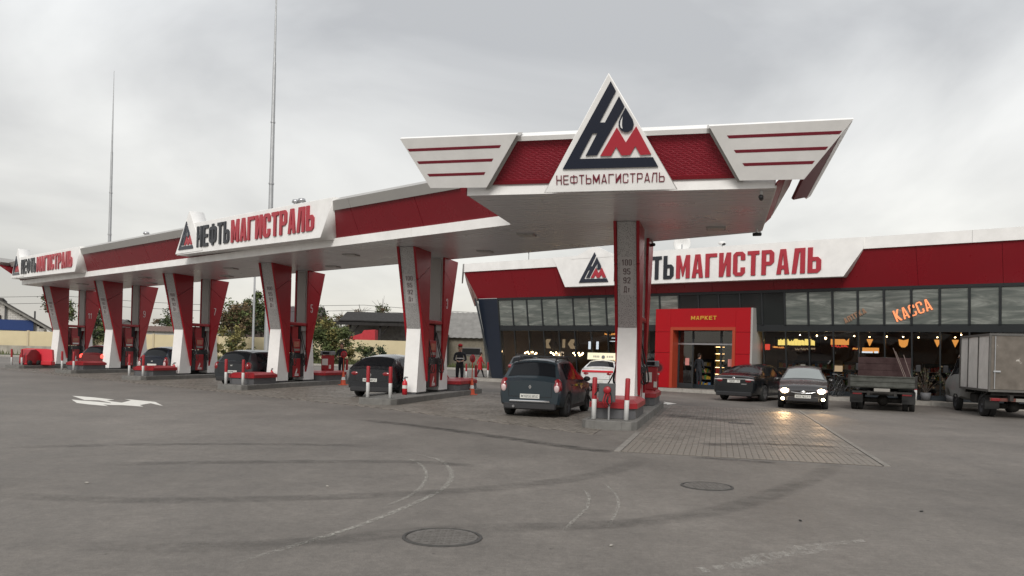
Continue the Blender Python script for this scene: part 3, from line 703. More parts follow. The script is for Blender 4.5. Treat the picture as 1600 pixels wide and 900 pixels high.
# ceiling lamps, cameras, roof bits
lm = MB(); lm.box((0, 0, 0), (.5, .5, .035), ch=.01); lm_me = lm.mesh('lamp_frame', M['grey_band'])
ld_me = MB().box((0, 0, -.02), (.42, .42, .02)).mesh('diffuser', mat('lamp_diffuser', (.45, .44, .42), .3))
for k in range(6):
    for s_, yy in ((-1, 1.9), (1, 1.9)):
        c = on(k, -3.1 * 1.0 if s_ < 0 else 2.2, 4.6 if s_ < 0 else 3.9, 0)
        if k == 5 and s_ < 0: continue
        t = empty('ceiling_lamp', 'unlit ceiling lamp ' + ('left' if s_ < 0 else 'right') + ' of the columns ' + PH[k], 'ceiling lamp', (c.x, c.y, ZS - .012), LAZ, 'lamps in the canopy ceiling')
        inst('lamp_frame', lm_me, t); inst('diffuser', ld_me, t)
def camera_thing(p, az, label):
    t = empty('security_camera', label, 'camera', p, az)
    MB().lathe([(.03, 0), (.03, -.09), (.05, -.1)], seg=10).build('mount', M['white_paint'], t)
    b = MB(); b.lathe([(.001, -.1), (.045, -.1), (.05, .1), (.035, .12), (.001, .12)], (0, 0, -.14), 'y', 12); b.build('housing', M['black_plastic'], t)
cp = B_ - PV * .25 + LV * .25; camera_thing((cp.x, cp.y, ZS - .005), 200, 'small dark camera under the right front corner of the canopy')
cp = C_ - PV * .12 - LV * .3; camera_thing((cp.x, cp.y, ZS - .005), 120, 'small camera under the right rear corner of the canopy')
cp = C2 + DV * 3.3 + NV * .15; camera_thing((cp.x, cp.y, ZS - .005), 160, 'dark camera hanging from the rear canopy edge beside the nearest columns')
def vent(t_, off, label):
    p = T_ + DV * t_ - NV * off
    v = empty('roof_vent', label, 'roof vent', (p.x, p.y, 6.28), 0, 'vents on the canopy roof')
    MB().tube([(0, 0, 0), (0, 0, .75)], .05).build('pipe', M['dark_gap'], v)
    MB().lathe([(.001, .66), (.14, .66), (.16, .74), (.05, .8), (.16, .86), (.12, .96), (.001, .98)], seg=12).build('cowl', M['steel'], v)
vent(12.0, .9, 'left vent of the pair on the canopy roof above the middle sign'); vent(11.6, .9, 'right vent of the pair on the canopy roof above the middle sign'); vent(26.0, 1.2, 'lone vent on the canopy roof by the left mast')

t = empty('drain_grate', 'small dark drain grate let into the paved apron', 'drain grate', (5.95, 20.6, 0), LAZ)
MB().box((0, 0, .012), (.62, .34, .012)).build('frame', M['manhole_ring'], t)
for i in range(9): MB().box((-.26 + .065 * i, 0, .020), (.03, .30, .008)).build('bar', M['manhole'], t)
o_ = streak('oil_stain', [(4.3, 23.2), (5.2, 22.0), (6.3, 21.2)], 1.5, M['oil'], .016); o_ = streak('oil_stain', [(3.6, 15.2), (4.9, 15.6), (6.4, 15.4)], .5, M['oil'], .016)
for i, (x, y) in enumerate(((-4.9, 9.3), (-2.15, 9.5), (3.0, 8.2), (.9, 6.9), (4.6, 8.9))):
    t = empty('litter_scrap', ['crumpled white scrap on the asphalt at the left', 'crumpled white scrap left of the chalky arcs', 'dark pebble like scrap right of the far manhole', 'pale scrap between the manhole and the worn paint', 'dark scrap at the right of the asphalt'][i], 'litter', (x, y, 0), i * 40)
    m = MB(); m.ell((0, 0, .008), (.028, .014, .009), seg=7, rings=4); m.build('crumpled_piece', M['conc_light'] if i in (0, 1, 3) else M['dark_gap'], t)

# ------------------------------------------------------------------ columns
def perf_mat():
    m, t, p = new_mat('perforated_band'); L = t.links.new
    p.inputs['Roughness'].default_value = .4; p.inputs['Metallic'].default_value = .3
    tc = t.nodes.new('ShaderNodeTexCoord'); v = t.nodes.new('ShaderNodeTexVoronoi'); v.inputs['Scale'].default_value = 32; L(tc.outputs['Object'], v.inputs['Vector'])
    mr = t.nodes.new('ShaderNodeMapRange'); mr.inputs[1].default_value = .30; mr.inputs[2].default_value = .40; L(v.outputs['Distance'], mr.inputs[0])
    mx = t.nodes.new('ShaderNodeMix'); mx.data_type = 'RGBA'; mx.inputs[6].default_value = (.20, .195, .19, 1); mx.inputs[7].default_value = (.40, .39, .385, 1)
    L(mr.outputs[0], mx.inputs[0]); L(mx.outputs[2], p.inputs['Base Color'])
    return m
M['perf'] = perf_mat(); M['plate_grey'] = mat('grade_plate', (.42, .40, .395), .45, var=.05)
MIR = 9.55
M['maroon_dark'] = mat('grade_digit', (.05, .012, .016), .4)
def column(k, rear):
    f = (lambda y: MIR - y) if rear else (lambda y: y)
    g_ = 'number ' + GN[k]
    lab = (['rear column behind the nearest front column', 'red rear column with white number three', 'red rear column with white number five', 'red rear column with white number seven', 'red rear column with white number nine', 'red rear column with white number eleven'][k] if rear else
           ['nearest front column with fuel grades, standing beside the paved apron', 'leaning front column with fuel grades, with fire extinguisher at its foot, beside the black hatchback', 'leaning front column with grade numbers, beside the dark grey hatchback', 'leaning front column with grade numbers, third from the left', 'leaning front column with grade numbers, second from the left', 'leaning front column farthest left beside the red barrier'][k])
    t = empty('canopy_column', lab, 'column', ISL[k] + PV * CX[k], LAZ, 'V shaped canopy columns')
    mb = MB(); mb.xprism([(f(y), z) for y, z in ((3.2, .26), (3.43, 2.42), (3.56, 2.42), (4.1, .72), (4.1, .26))], -.25, .25); mb.build('base_cladding', M['white_clad'], t)
    mb = MB(); mb.xprism([(f(y), z) for y, z in ((3.24, .2), (3.24, .257), (4.06, .257), (4.06, .2))], -.22, .22); mb.build('foot_plinth', M['grey_plinth'], t)
    # upper body
    mb = MB(); mb.xprism([(f(y), z) for y, z in ((2.62, ZS - .002), (3.445, 2.425), (3.98, 2.425), (3.98, ZS - .002))], -.245, .245); mb.build('upper_body', M['white_clad'], t)
    if not rear:
        e = (Vector((0, 2.6, ZS)) - Vector((0, 3.43, 2.43))); ln = e.length; e.normalize(); n_ = Vector((1, 0, 0)).cross(e)
        mt = plane_m((0, 3.43, 2.43), (1, 0, 0), n_)
        poly_obj('perforated_band', [[(-.24, 0), (.24, 0), (.24, ln - .01), (-.24, ln - .01)]], .02, M['perf'], mt, t)
        m2 = mt @ Matrix.Translation((0, 0, .026))
        poly_obj('grade_plate', [[(-.17, .88), (.17, .88), (.17, 1.88), (-.17, 1.88)]], .004, M['plate_grey'], mt @ Matrix.Translation((0, 0, .0205)), t)
        for i, (s_, w) in enumerate((('100', .25), ('95', .18), ('92', .18), ('Дт', .17))):
            lettering('grade', s_, -w / 2, 1.66 - i * .235, w / 2, .155, .006, M['maroon_dark'], m2, t, .24, .35, True)
    # red side panels, each in three pieces with slanting joints
    for sx in (-1, 1):
        x0, x1 = (.255, .33) if sx > 0 else (-.33, -.255)
        fr = lambda z: 2.53 + (ZS - z) * (1.50 / 4.45)          # slanting front edge
        P1 = [(fr(ZS - .003), ZS - .003), (4.04, ZS - .003), (4.04, 4.62), (fr(4.05), 4.05)]
        P2 = [(fr(4.03), 4.03), (4.04, 4.60), (4.04, 2.36), (fr(3.0), 3.0)]
        P3 = [(fr(2.98), 2.98), (4.04, 2.34), (4.04, .62)]
        for pl in (P1, P2, P3):
            mb = MB(); mb.xprism([(f(y), z) for y, z in pl], x0, x1); mb.build('side_panel', M['red_col'], t)
    if rear and k > 0:
        # number on the right face
        mt = plane_m((.331, f(3.72), 3.25), (0, 1, 0), (1, 0, 0)); w = .17 if len(GN[k]) == 1 else .3
        lettering('number', GN[k], -w / 2, 0, w / 2, .36, .012, M['white_paint'], mt, t, .17, .35, True)
    if rear:
        mb = MB(); mb.box((0, f(4.06), 3.85), (.40, .03, 2.4)); mb.build('face_panel', M['grey_band'] if k else M['white_clad'], t)
    return t
for k in range(6):
    column(k, False); column(k, True)

# ------------------------------------------------------------------ fuel dispensers
def dispenser():
    t = empty('fuel_dispenser', 'x', 'fuel dispenser')
    mb = MB(); mb.box((0, 0, .60), (.54, .62, .80), ch=.015); mb.build('lower_cabinet', M['red_paint'], t)
    mb = MB(); mb.box((0, 0, .71), (.5, 1.2, 1.02)); mb.build('hose_bay', M['black_plastic'], t)
    mb = MB(); mb.box((0, 0, 1.55), (.46, .66, .60), ch=.02); hd = mb.build('head_cabinet', M['red_paint'], t)
    mb = MB(); mb.box((0, 0, 2.12), (.30, .5, .55)); mb.build('neck', M['red_paint'], t)
    mb = MB(); mb.box((0, 0, 2.5), (.62, 1.42, .14), ch=.03); mb.build('top_beam', M['red_paint'], t)
    for sy in (-1, 1):
        mb = MB(); mb.box((0, sy * .52, 1.82), (.2, .16, 1.22)); mb.build('hose_mast', M['black_plastic'], t)
    for sx in (-1, 1):
        mb = MB(); mb.box((sx * .236, 0, 1.62), (.014, .44, .24)); mb.build('price_display', M['display'], hd)
        mb = MB(); mb.box((sx * .236, 0, 1.38), (.014, .5, .1)); mb.build('keypad', M['steel'], hd)
        mt = plane_m((sx * .272, 0, .25), (0, sx, 0), (sx, 0, 0))
        poly_obj('emblem_mark', [em(EM_L, -.16, .06, .32)], .006, M['white_paint'], mt, t)
        poly_obj('emblem_bar', [[(-.16, .0), (.16, .0), (.16, .035), (-.16, .035)]], .006, M['white_paint'], mt, t)
        for j, y in enumerate((-.54, -.43, .43, .54)):
            nz = MB(); nz.tube([(sx * .27, y, .98), (sx * .33, y, 1.06), (sx * .34, y, 1.18)], .028, 6); nz.tube([(sx * .34, y, 1.17), (sx * .30, y, 1.25), (sx * .26, y, 1.22)], .014, 6)
            nz.box((sx * .34, y, 1.08), (.05, .045, .1)); nz.build('nozzle', M['steel'] if j % 2 else M['black_plastic'], t)
            h = MB(); pts = []
            for i in range(11):
                u = i / 10; z = 2.2 * (1 - u) + 1.06 * u - 1.25 * 4 * u * (1 - u) * .62 - .05
                pts.append((sx * (.14 + .22 * math.sin(PI * min(1, u * 1.15)) + .17 * u), y + (.06 if j % 2 else -.05) * math.sin(PI * u), max(.26, z)))
            h.tube(pts, .017, 6); h.build('hose', M['rubber'], t)
    return t
proto = dispenser()
for k in range(6):
    d = proto if k == 0 else copy_tree(proto)
    d.location = on(k, CX[k], MIR / 2, .2); d.rotation_euler = (0, 0, -R(LAZ)); d['group'] = 'fuel dispensers between the columns'
    d['label'] = 'red dispenser with hanging hoses between the columns ' + PH[k]

# ------------------------------------------------------------------ bollards, plinths and small things on the islands
bl = MB(); bl.lathe([(.001, 0), (.055, 0), (.055, .46)], seg=14); bl_w = bl.mesh('white_section', M['white_paint'])
bl = MB(); bl.lathe([(.057, .46), (.057, .93), (.05, .955), (.001, .96)], seg=14); bl_r = bl.mesh('red_section', M['red_paint'])
def bollard(p, label, group='red and white bollards'):
    t = empty('bollard', label, 'bollard', p, random.uniform(0, 90), group)
    t.rotation_euler = (random.uniform(-.02, .02), random.uniform(-.02, .02), 0)
    inst('white_section', bl_w, t); inst('red_section', bl_r, t)
BW = ['on the front ' + p_.replace(' island', ' one') if 0 else 'in front, ' + p_ for p_ in PH]
for k in range(6):
    bollard(on(k, -.38, .42), 'left front bollard ' + PH[k]); bollard(on(k, .36, .42), 'right front bollard ' + PH[k])
    if k in (0, 1, 2):
        bollard(on(k, .4, 9.1), 'rear end bollard ' + PH[k])
def plinth(k, y0, y1, label, w=1.06):
    t = empty('pump_plinth', label, 'plinth', on(k, 0, 0, .2), LAZ, 'red lidded plinths on the islands')
    c = .16; a = w / 2
    lp = [(-a + c, y0), (a - c, y0), (a, y0 + c), (a, y1 - c), (a - c, y1), (-a + c, y1), (-a, y1 - c), (-a, y0 + c)]
    MB().vprism([(x * .93, y0 + .05 + (y - y0) * (y1 - y0 - .1) / (y1 - y0)) for x, y in lp], 0, .24).build('base', M['grey_plinth'], t)
    m = MB(); n = len(lp)
    lo = [(x, y, .24) for x, y in lp]; md = [(x, y, .36) for x, y in lp]; hi = [(x * .8, (y - (y0 + y1) / 2) * .8 + (y0 + y1) / 2, .44) for x, y in lp]
    m.add(lo + md + hi, [tuple(range(n - 1, -1, -1)), tuple(range(2 * n, 3 * n))] + [(r * n + i, r * n + (i + 1) % n, (r + 1) * n + (i + 1) % n, (r + 1) * n + i) for r in (0, 1) for i in range(n)])
    m.build('lid', M['red_paint'], t)
for k, y0, y1 in ((0, .75, 3.15), (2, .7, 2.7), (3, .7, 2.7), (4, .7, 2.7)):
    plinth(k, y0, y1, 'red lidded plinth in front of the column ' + PH[k], 1.12)
for k in range(5):
    plinth(k, 6.5, 8.9, 'red lidded plinth behind the rear column ' + PH[k], 1.12)
# fire extinguishers
def extinguisher(p, label):
    t = empty('fire_extinguisher', label, 'fire extinguisher', p, random.uniform(0, 60), 'fire extinguishers at the column feet')
    MB().lathe([(.001, 0), (.085, 0), (.085, .36), (.07, .43), (.035, .47), (.03, .5), (.001, .5)], seg=16).build('cylinder_body', M['signal_red'], t)
    m = MB(); m.tube([(0, 0, .48), (0, 0, .55)], .02, 8); m.box((.04, 0, .56), (.15, .03, .025)); m.box((.05, 0, .59), (.13, .025, .015)); m.build('valve_handle', M['black_plastic'], t)
    MB().tube([(-.02, 0, .53), (-.10, 0, .50), (-.12, 0, .38), (-.105, 0, .2)], .013, 6).build('hose', M['rubber'], t)
    MB().lathe([(.0865, .2), (.0865, .31)], seg=16).build('label_band', M['plate'], t)
extinguisher(on(1, -.12, 2.75), 'red extinguisher at the column foot ' + PH[1])
extinguisher(on(2, .05, 2.95), 'red extinguisher at the column foot ' + PH[2])
extinguisher(on(3, .05, 2.95), 'red extinguisher at the column foot ' + PH[3])
# hose reel stand on the nearest island
t = empty('hose_reel_stand', 'grey panel on a post with a red air hose reel at the nearest island front', 'hose stand', on(0, -.02, .30, .2), LAZ)
MB().tube([(0, 0, 0), (0, 0, .5)], .025).build('post', M['steel'], t)
MB().box((-.05, 0, .62), (.38, .06, .42), ch=.012).build('panel', mat('dark_grey_panel', (.07, .07, .072), .5, var=.15), t)
MB().lathe([(.001, -.10), (.075, -.10), (.085, -.085), (.075, -.07), (.04, -.06), (.04, -.045), (.085, -.035), (.001, -.03)], (-.04, 0, .68), 'y', 16).build('reel', M['red_paint'], t)
for i in range(3):
    MB().tube([(-.08 + .06 * i, -.07, .62), (-.13 + .05 * i, -.09, .42), (-.06 + .04 * i, -.09, .26 + .03 * i), (.01 + .03 * i, -.08, .40), (.0 + .02 * i, -.06, .6)], .016, 6).build('hose', M['red_paint'] if i < 2 else M['rubber'], t)
MB().tube([(-.24, 0, .7), (-.38, .1, .5), (-.42, .3, .2), (-.35, .6, .05)], .016, 6).build('supply_hose', M['rubber'], t)
# service cabinets on the rear plinths
def cabinet(k, x, y, label):
    t = empty('service_cabinet', label, 'cabinet', on(k, x, y, .64), LAZ, 'red service cabinets on the islands')
    MB().box((0, 0, .36), (.50, .36, .72), ch=.02).build('body', M['red_paint'], t)
    MB().box((0, 0, .82), (.58, .42, .18), ch=.02).build('head', mat('cabinet_grey', (.2, .2, .21), .45), t)
    m = MB(); m.box((0, -.212, .82), (.36, .012, .11)); m.build('window', M['car_glass'], t)
    m = MB(); m.box((.21, -.18, .18), (.10, .02, .18)); m.box((-.05, -.183, .4), (.3, .012, .3)); m.build('notice', M['plate'], t)
cabinet(2, .05, 7.8, 'red cabinet with grey head with a person in dark jacket behind it')
cabinet(0, .28, 7.3, 'red cabinet with pale notice behind the nearest columns')
# striped barrier, red machine and tub at the farthest island
t = empty('plastic_barrier', 'bright red water filled barrier behind the far left bollards', 'barrier', on(5, .2, 1.7, .2), LAZ - 20)
m = MB(); m.yprism([(-.95, .25), (.95, .25), (.9, .95), (.6, 1.0), (-.6, 1.0), (-.9, .95)], -.12, .12); m.build('body', mat('bright_red_plastic', (.66, .03, .05), .4), t)
MB().box((0, 0, .12), (1.9, .5, .24), ch=.04).build('foot', M['signal_red'], t)
t = empty('red_machine', 'dark red rounded cleaning machine beside the far left column', 'machine', on(5, .25, 1.1, .2), LAZ)
m = MB(); m.xprism([(-.5, .12), (.5, .12), (.55, .4), (.42, .78), (.15, .95), (-.2, .92), (-.48, .6)], -.28, .28); m.build('hood', M['red_paint'], t)
for y in (-.3, .35):
    for x in (-.3, .3): MB().lathe([(.001, -.05), (.15, -.05), (.15, .05), (.001, .05)], (x, y, .15), 'x', 14).build('wheel', M['tyre'], t)
# cones with round signs
def cone(p, label):
    t = empty('traffic_cone', label, 'cone', p, random.uniform(0, 50), 'orange cones with round sign heads')
    MB().box((0, 0, .02), (.34, .34, .04), ch=.01).build('foot', M['orange_cone'], t)
    MB().lathe([(.13, .04), (.095, .25)], seg=16).build('lower_cone', M['orange_cone'], t)
    MB().lathe([(.096, .25), (.072, .38)], seg=16).build('white_stripe', M['white_paint'], t)
    MB().lathe([(.072, .38), (.035, .62), (.001, .625)], seg=16).build('upper_cone', M['orange_cone'], t)
    MB().tube([(0, 0, .6), (0, 0, 1.3)], .018).build('stick', M['orange_cone'], t)
    MB().lathe([(.001, -.012), (.16, -.012), (.16, .012), (.001, .012)], (0, 0, 1.42), 'y', 20).build('sign_disc', M['signal_red'], t)
    MB().lathe([(.001, -.016), (.11, -.016), (.11, .016), (.001, .016)], (0, 0, 1.42), 'y', 20).build('disc_face', mat('faded_sign_red', (.30, .05, .06), .5), t)
cone((-1.54, 31.36, 0), 'orange cone with round sign head beside the attendant with reflective bands')
cone((-7.73, 36.81, 0), 'orange cone with round sign head left of the black hatchback')
t = empty('round_sign', 'red ringed round sign on a thin post behind the nearest island', 'sign', on(0, .45, 8.7, .2), 10)
MB().tube([(0, 0, 0), (0, 0, .95)], .02).build('post', M['red_paint'], t)
MB().lathe([(.13, -.014), (.18, -.014), (.18, .014), (.13, .014), (.13, -.014)], (0, 0, 1.12), 'y', 24, smooth=False).build('ring', M['signal_red'], t)
MB().lathe([(.001, -.01), (.132, -.01), (.132, .01), (.001, .01)], (0, 0, 1.12), 'y', 24, smooth=False).build('disc', mat('dull_red_face', (.14, .03, .035), .5), t)
MB().box((0, -.02, .92), (.09, .012, .06)).build('tag_plate', M['plate'], t)
# squeegee leaning at pump 3
t = empty('squeegee', 'long red and white window squeegee leaning beside the attendant', 'squeegee', on(1, -.35, 6.1, .35), LAZ)
MB().tube([(.35, 1.3, .02), (-.05, .2, 1.15)], .022).build('handle', mat('pink_handle', (.5, .12, .13), .4), t)
MB().box((-.07, .15, 1.22), (.14, .10, .28), rz=.3, ch=.02).build('head', M['signal_red'], t)
t = empty('nozzle_hose', 'black fuel hose running to the filler of the teal hatchback', 'hose', (0, 0, 0))
MB().tube([on(0, -.30, 4.45, 1.5), on(0, -.55, 4.3, .95), on(0, -.78, 3.6, .45), on(0, -.82, 2.9, .45), on(0, -.86, 2.65, .62), on(0, -.93, 2.5, .80)], .02, 8).build('line', M['rubber'], t)

# ------------------------------------------------------------------ shop building
BAZ = 38.6
BO = Vector((-1.0, 48.9, 0)); BU = axis(BAZ + 90); BV = axis(BAZ)
def bpt(u, y, z): return BO + BU * u + BV * y + UP * z
LEAN = .156
def yt(z): return -LEAN * (z - .15)
sh = empty('shop_building', 'long market building with leaning glass front and red fascia with white sign band', 'building', BO, BAZ)
BLEN = 42.0; PITCH = 1.078
def tilt(name, x0, x1, z0, z1, o0, o1, m, parent=sh, label=None, x0t=None, x1t=None):
    """slab following the leaning front; o0..o1 are offsets outwards"""
    mb = MB(); a, b = x0 if x0t is None else x0t, x1 if x1t is None else x1t
    vs = [(x0, yt(z0) - o1, z0), (x1, yt(z0) - o1, z0), (x1, yt(z0) - o0, z0), (x0, yt(z0) - o0, z0), (a, yt(z1) - o1, z1), (b, yt(z1) - o1, z1), (b, yt(z1) - o0, z1), (a, yt(z1) - o0, z1)]
    mb.add(vs, [(3, 2, 1, 0), (4, 5, 6, 7), (0, 1, 5, 4), (1, 2, 6, 5), (2, 3, 7, 6), (3, 0, 4, 7)]); return mb.build(name, m, parent, label)
M['navy_clad'] = mat('navy_grey_cladding', (.016, .022, .036), .35, var=.1, vscale=.8)
tilt('corner_pier', -.20, .66, .15, 4.95, -.3, .06, M['navy_clad'], x0t=-.86, x1t=.66)
tilt('base_plinth', .66, BLEN, .02, .36, -.25, .05, M['dark_clad'])
tilt('head_band', .66, BLEN, 4.84, 4.97, -.25, .05, M['frame'])
tilt('middle_band', .66, BLEN, 3.04, 3.355, -.2, .012, M['frame'])
for i in range(38):
    x = .70 + PITCH * i
    if i < 37:
        dark = 11 <= i <= 15
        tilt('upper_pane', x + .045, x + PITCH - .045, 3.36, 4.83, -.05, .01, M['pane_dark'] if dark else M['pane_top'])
        if not (11.2 < x + PITCH / 2 < 16.7): tilt('lower_pane', x + .03, x + PITCH - .03, .37, 3.03, .0, .012, M['glass'])
    tilt('upper_mullion', x - .04, x + .04, 3.342, 4.838, -.1, .06, M['frame'])
    if not (11.3 < x < 16.6): tilt('lower_mullion', x - .028, x + .028, .362, 3.038, -.1, .05, M['frame'])
# fascia: red leaning panels, white parapet
for i in range(14):
    a, b = -.9 + (BLEN + .9) * i / 14, -.9 + (BLEN + .9) * (i + 1) / 14 - .012
    mb = MB(); a2 = a - (.55 if i == 0 else 0)
    mb.add([(a, -.78, 4.972), (b, -.78, 4.972), (b, -1.45, 6.56), (a2, -1.45, 6.56), (a, -.70, 4.972), (b, -.70, 4.972), (b, -1.37, 6.56), (a2, -1.37, 6.56)],
           [(0, 1, 2, 3), (7, 6, 5, 4), (0, 4, 5, 1), (1, 5, 6, 2), (2, 6, 7, 3), (3, 7, 4, 0)]); mb.build('fascia_panel', M['red_fascia'], sh)
for i in range(8):
    a, b = -1.52 + (BLEN + 1.5) * i / 8, -1.52 + (BLEN + 1.5) * (i + 1) / 8 - .01
    MB().vprism([(a, -1.52), (b, -1.52), (b, -1.2), (a, -1.2)], 6.55, 7.05).build('parapet', M['white_clad'], sh)
# skewed end wall
ed = Vector((math.sin(R(-4 - BAZ)), math.cos(R(-4 - BAZ)), 0)); EN = Vector((-ed.y, ed.x, 0)); EL2 = 8.0
def endq(o0, o1, z0, z1, l0=0.): 
    a, b = Vector((-.2, .0, 0)) + ed * .03, Vector((-.2, 0, 0)) + ed * EL2
    return [tuple(a + EN * o0 + UP * z0), tuple(b + EN * o0 + UP * z0), tuple(b + EN * o1 + UP * z1), tuple(a + EN * o1 + UP * z1 + Vector((0, yt(z1), 0)))]
m = MB(); q1 = endq(0, .75, .15, 4.95); m.add(q1 + [tuple(Vector(p) - EN * .1) for p in q1], [(0, 1, 2, 3), (7, 6, 5, 4), (0, 4, 5, 1), (1, 5, 6, 2), (2, 6, 7, 3), (3, 7, 4, 0)]); m.build('end_wall', M['dark_clad'], sh)
a, b = Vector((-.9, -.78, 4.97)), Vector((-.9, -.78, 4.97)) + ed * EL2; c, d = b + EN * .6 + UP * 1.58, Vector((-1.46, -1.45, 6.55))
m = MB(); q1 = [tuple(v) for v in (a, b, c, d)]; m.add(q1 + [tuple(Vector(p) + Vector((.1, 0, 0))) for p in q1], [(0, 1, 2, 3), (7, 6, 5, 4), (0, 4, 5, 1), (1, 5, 6, 2), (2, 6, 7, 3), (3, 7, 4, 0)]); m.build('end_fascia', M['red_fascia'], sh)
a = Vector((-1.52, -1.52, 6.55)); b = a + ed * EL2
m = MB(); q1 = [tuple(v) for v in (a, b, b + UP * .5, a + UP * .5)]; m.add(q1 + [tuple(Vector(p) + Vector((.12, 0, 0))) for p in q1], [(0, 1, 2, 3), (7, 6, 5, 4), (0, 4, 5, 1), (1, 5, 6, 2), (2, 6, 7, 3), (3, 7, 4, 0)]); m.build('parapet_end', M['grey_band'], sh)
# shell
MB().box((BLEN / 2, 14, 3.5), (BLEN, .2, 7)).build('rear_wall', M['dark_clad'], sh)
MB().box((BLEN - .1, 7.2, 3.5), (.2, 13.2, 7)).build('far_end_wall', M['dark_clad'], sh)
MB().vprism([(-.3, -1.2), (BLEN, -1.2), (BLEN, 14), (-6, 14), (-5.9, 7.6)], 6.6, 6.75).build('roof', M['grey_band'], sh)
MB().vprism([(-.1, .02), (BLEN - .2, .02), (BLEN - .2, 9.5), (-.1, 9.5)], 3.2, 3.28).build('ceiling', mat('dark_ceiling', (.02, .02, .022), .8), sh)
MB().vprism([(-.1, .3), (BLEN - .2, .3), (BLEN - .2, 9.5), (-.1, 9.5)], .1, .16).build('shop_floor', mat('shop_floor', (.09, .08, .075), .35, var=.1), sh)
MB().box((BLEN / 2, 5.6, 1.7), (BLEN - .4, .1, 3.0)).build('inner_wall', mat('brown_inner_wall', (.26, .19, .15), .8, var=.2, vscale=.7), sh)
MB().box((.1, 4.4, 1.7), (.12, 8.2, 3.0)).build('inner_wall', mat('brown_side_wall', (.26, .19, .15), .8), sh)
MB().box((9.4, 5.2, 1.7), (.12, 6.4, 3.0)).build('partition', mat('partition_wall', (.24, .17, .13), .8), sh)

# entrance portal
po = empty('entrance_portal', 'bright red boxed entrance portal with orange lined glass doors', 'portal', BO, BAZ)
PX0, PX1, PZ = 11.45, 16.47, 4.15; YF = -1.02
def pbox(name, x0, x1, z0, z1, y0, y1, m, parent=po): return MB().box(((x0 + x1) / 2, (y0 + y1) / 2, (z0 + z1) / 2), (x1 - x0, y1 - y0, z1 - z0)).build(name, m, parent)
OX0, OX1, OZ = 12.30, 15.74, 3.22
G = .008
for x0, x1, zs in ((PX0, OX0, (.16, 1.93, 2.98, 4.15)), (OX1, PX1, (.16, 1.93, 2.98, 4.15))):
    for a, b in zip(zs[:-1], zs[1:]): pbox('red_panel', x0 + (G if x0 == OX1 else 0), x1 - (G if x1 == OX0 else 0), a + G, b - G, YF, .2 if a > 3 else .35, M['red_bright'])
pbox('red_panel', OX0, OX1, OZ + .0, PZ - G, YF, .1, M['red_bright'])
pbox('side_return', PX1 + .002, PX1 + .10, .16, PZ - .01, YF + .03, .3, M['grey_band'])
for x0, x1, z0, z1 in ((OX0 + .002, OX0 + .15, .16, OZ - .152), (OX1 - .15, OX1 - .002, .16, OZ - .152), (OX0 + .002, OX1 - .002, OZ - .15, OZ - .002)): pbox('orange_lining', x0, x1, z0, z1, YF - .015, .2, M['orange_trim'])
X0, X1 = OX0 + .152, OX1 - .152
yd = -.45
for x in (X0 + .04, X0 + .82, X1 - .82, X1 - .04): pbox('door_frame', x - .045, x + .045, .16, OZ - .153, yd, yd + .07, M['frame'])
pbox('door_frame', X0, X1, 2.36, 2.44, yd - .005, yd + .075, M['steel'])
for a, b in ((X0 + .09, X0 + .77), (X1 - .77, X1 - .09)):
    d_ = pbox('door_leaf', a, b, .18, 2.35, yd + .03, yd + .04, M['glass']); pbox('door_rail', a, b, .18, .42, yd + .02, yd + .05, M['frame'], d_); pbox('notice', (a + b) / 2 - .02, (a + b) / 2 + .2, 1.32, 1.68, yd + .018, yd + .026, mat('pink_notice', (.55, .22, .2), .6), d_)
pbox('transom_pane', X0 + .06, X1 - .06, 2.46, OZ - .17, yd + .03, yd + .04, M['glass'])
mtp = plane_m(bpt(0, YF - .002, 0), BU, -BV)
sg = empty('market_sign', 'small gold lettering on the red entrance portal', 'sign', (0, 0, 0))
lettering('letter', 'МАРКЕТ', 13.42, 3.58, 14.76, .19, .025, M['gold'], mtp, sg, .26, .3)
# name sign on the roof edge
sg = empty('shop_sign', 'big white name sign with emblem and red capitals above the shop windows', 'sign', (0, 0, 0))
mtp = plane_m(bpt(0, -1.56, 0), BU, -BV)
poly_obj('board', [[(6.12, 5.40), (20.80, 5.40), (21.60, 6.58), (21.60, 7.06), (5.2, 7.06), (5.5, 6.6)]], .46, M['white_clad'], mtp @ Matrix.Translation((0, 0, -.455)), sg)
poly_obj('emblem_board', [[(6.5, 6.9), (9.4, 6.9), (8.0, 7.55)]], .12, M['white_clad'], mtp @ Matrix.Translation((0, 0, -.1)), sg)
m2 = mtp @ Matrix.Translation((0, 0, .022))
emblem(7.05, 5.60, 1.85, mtp @ Matrix.Translation((0, 0, .022)), sg, .04)
lettering('dark_letter', 'НЕФТЬ', 9.25, 5.60, 12.68, 1.16, .06, M['black_letter'], mtp, sg, .36, .2)
lettering('red_letter', 'МАГИСТРАЛЬ', 12.82, 5.60, 19.85, 1.14, .06, M['red_letter'], mtp, sg, .36, .2)
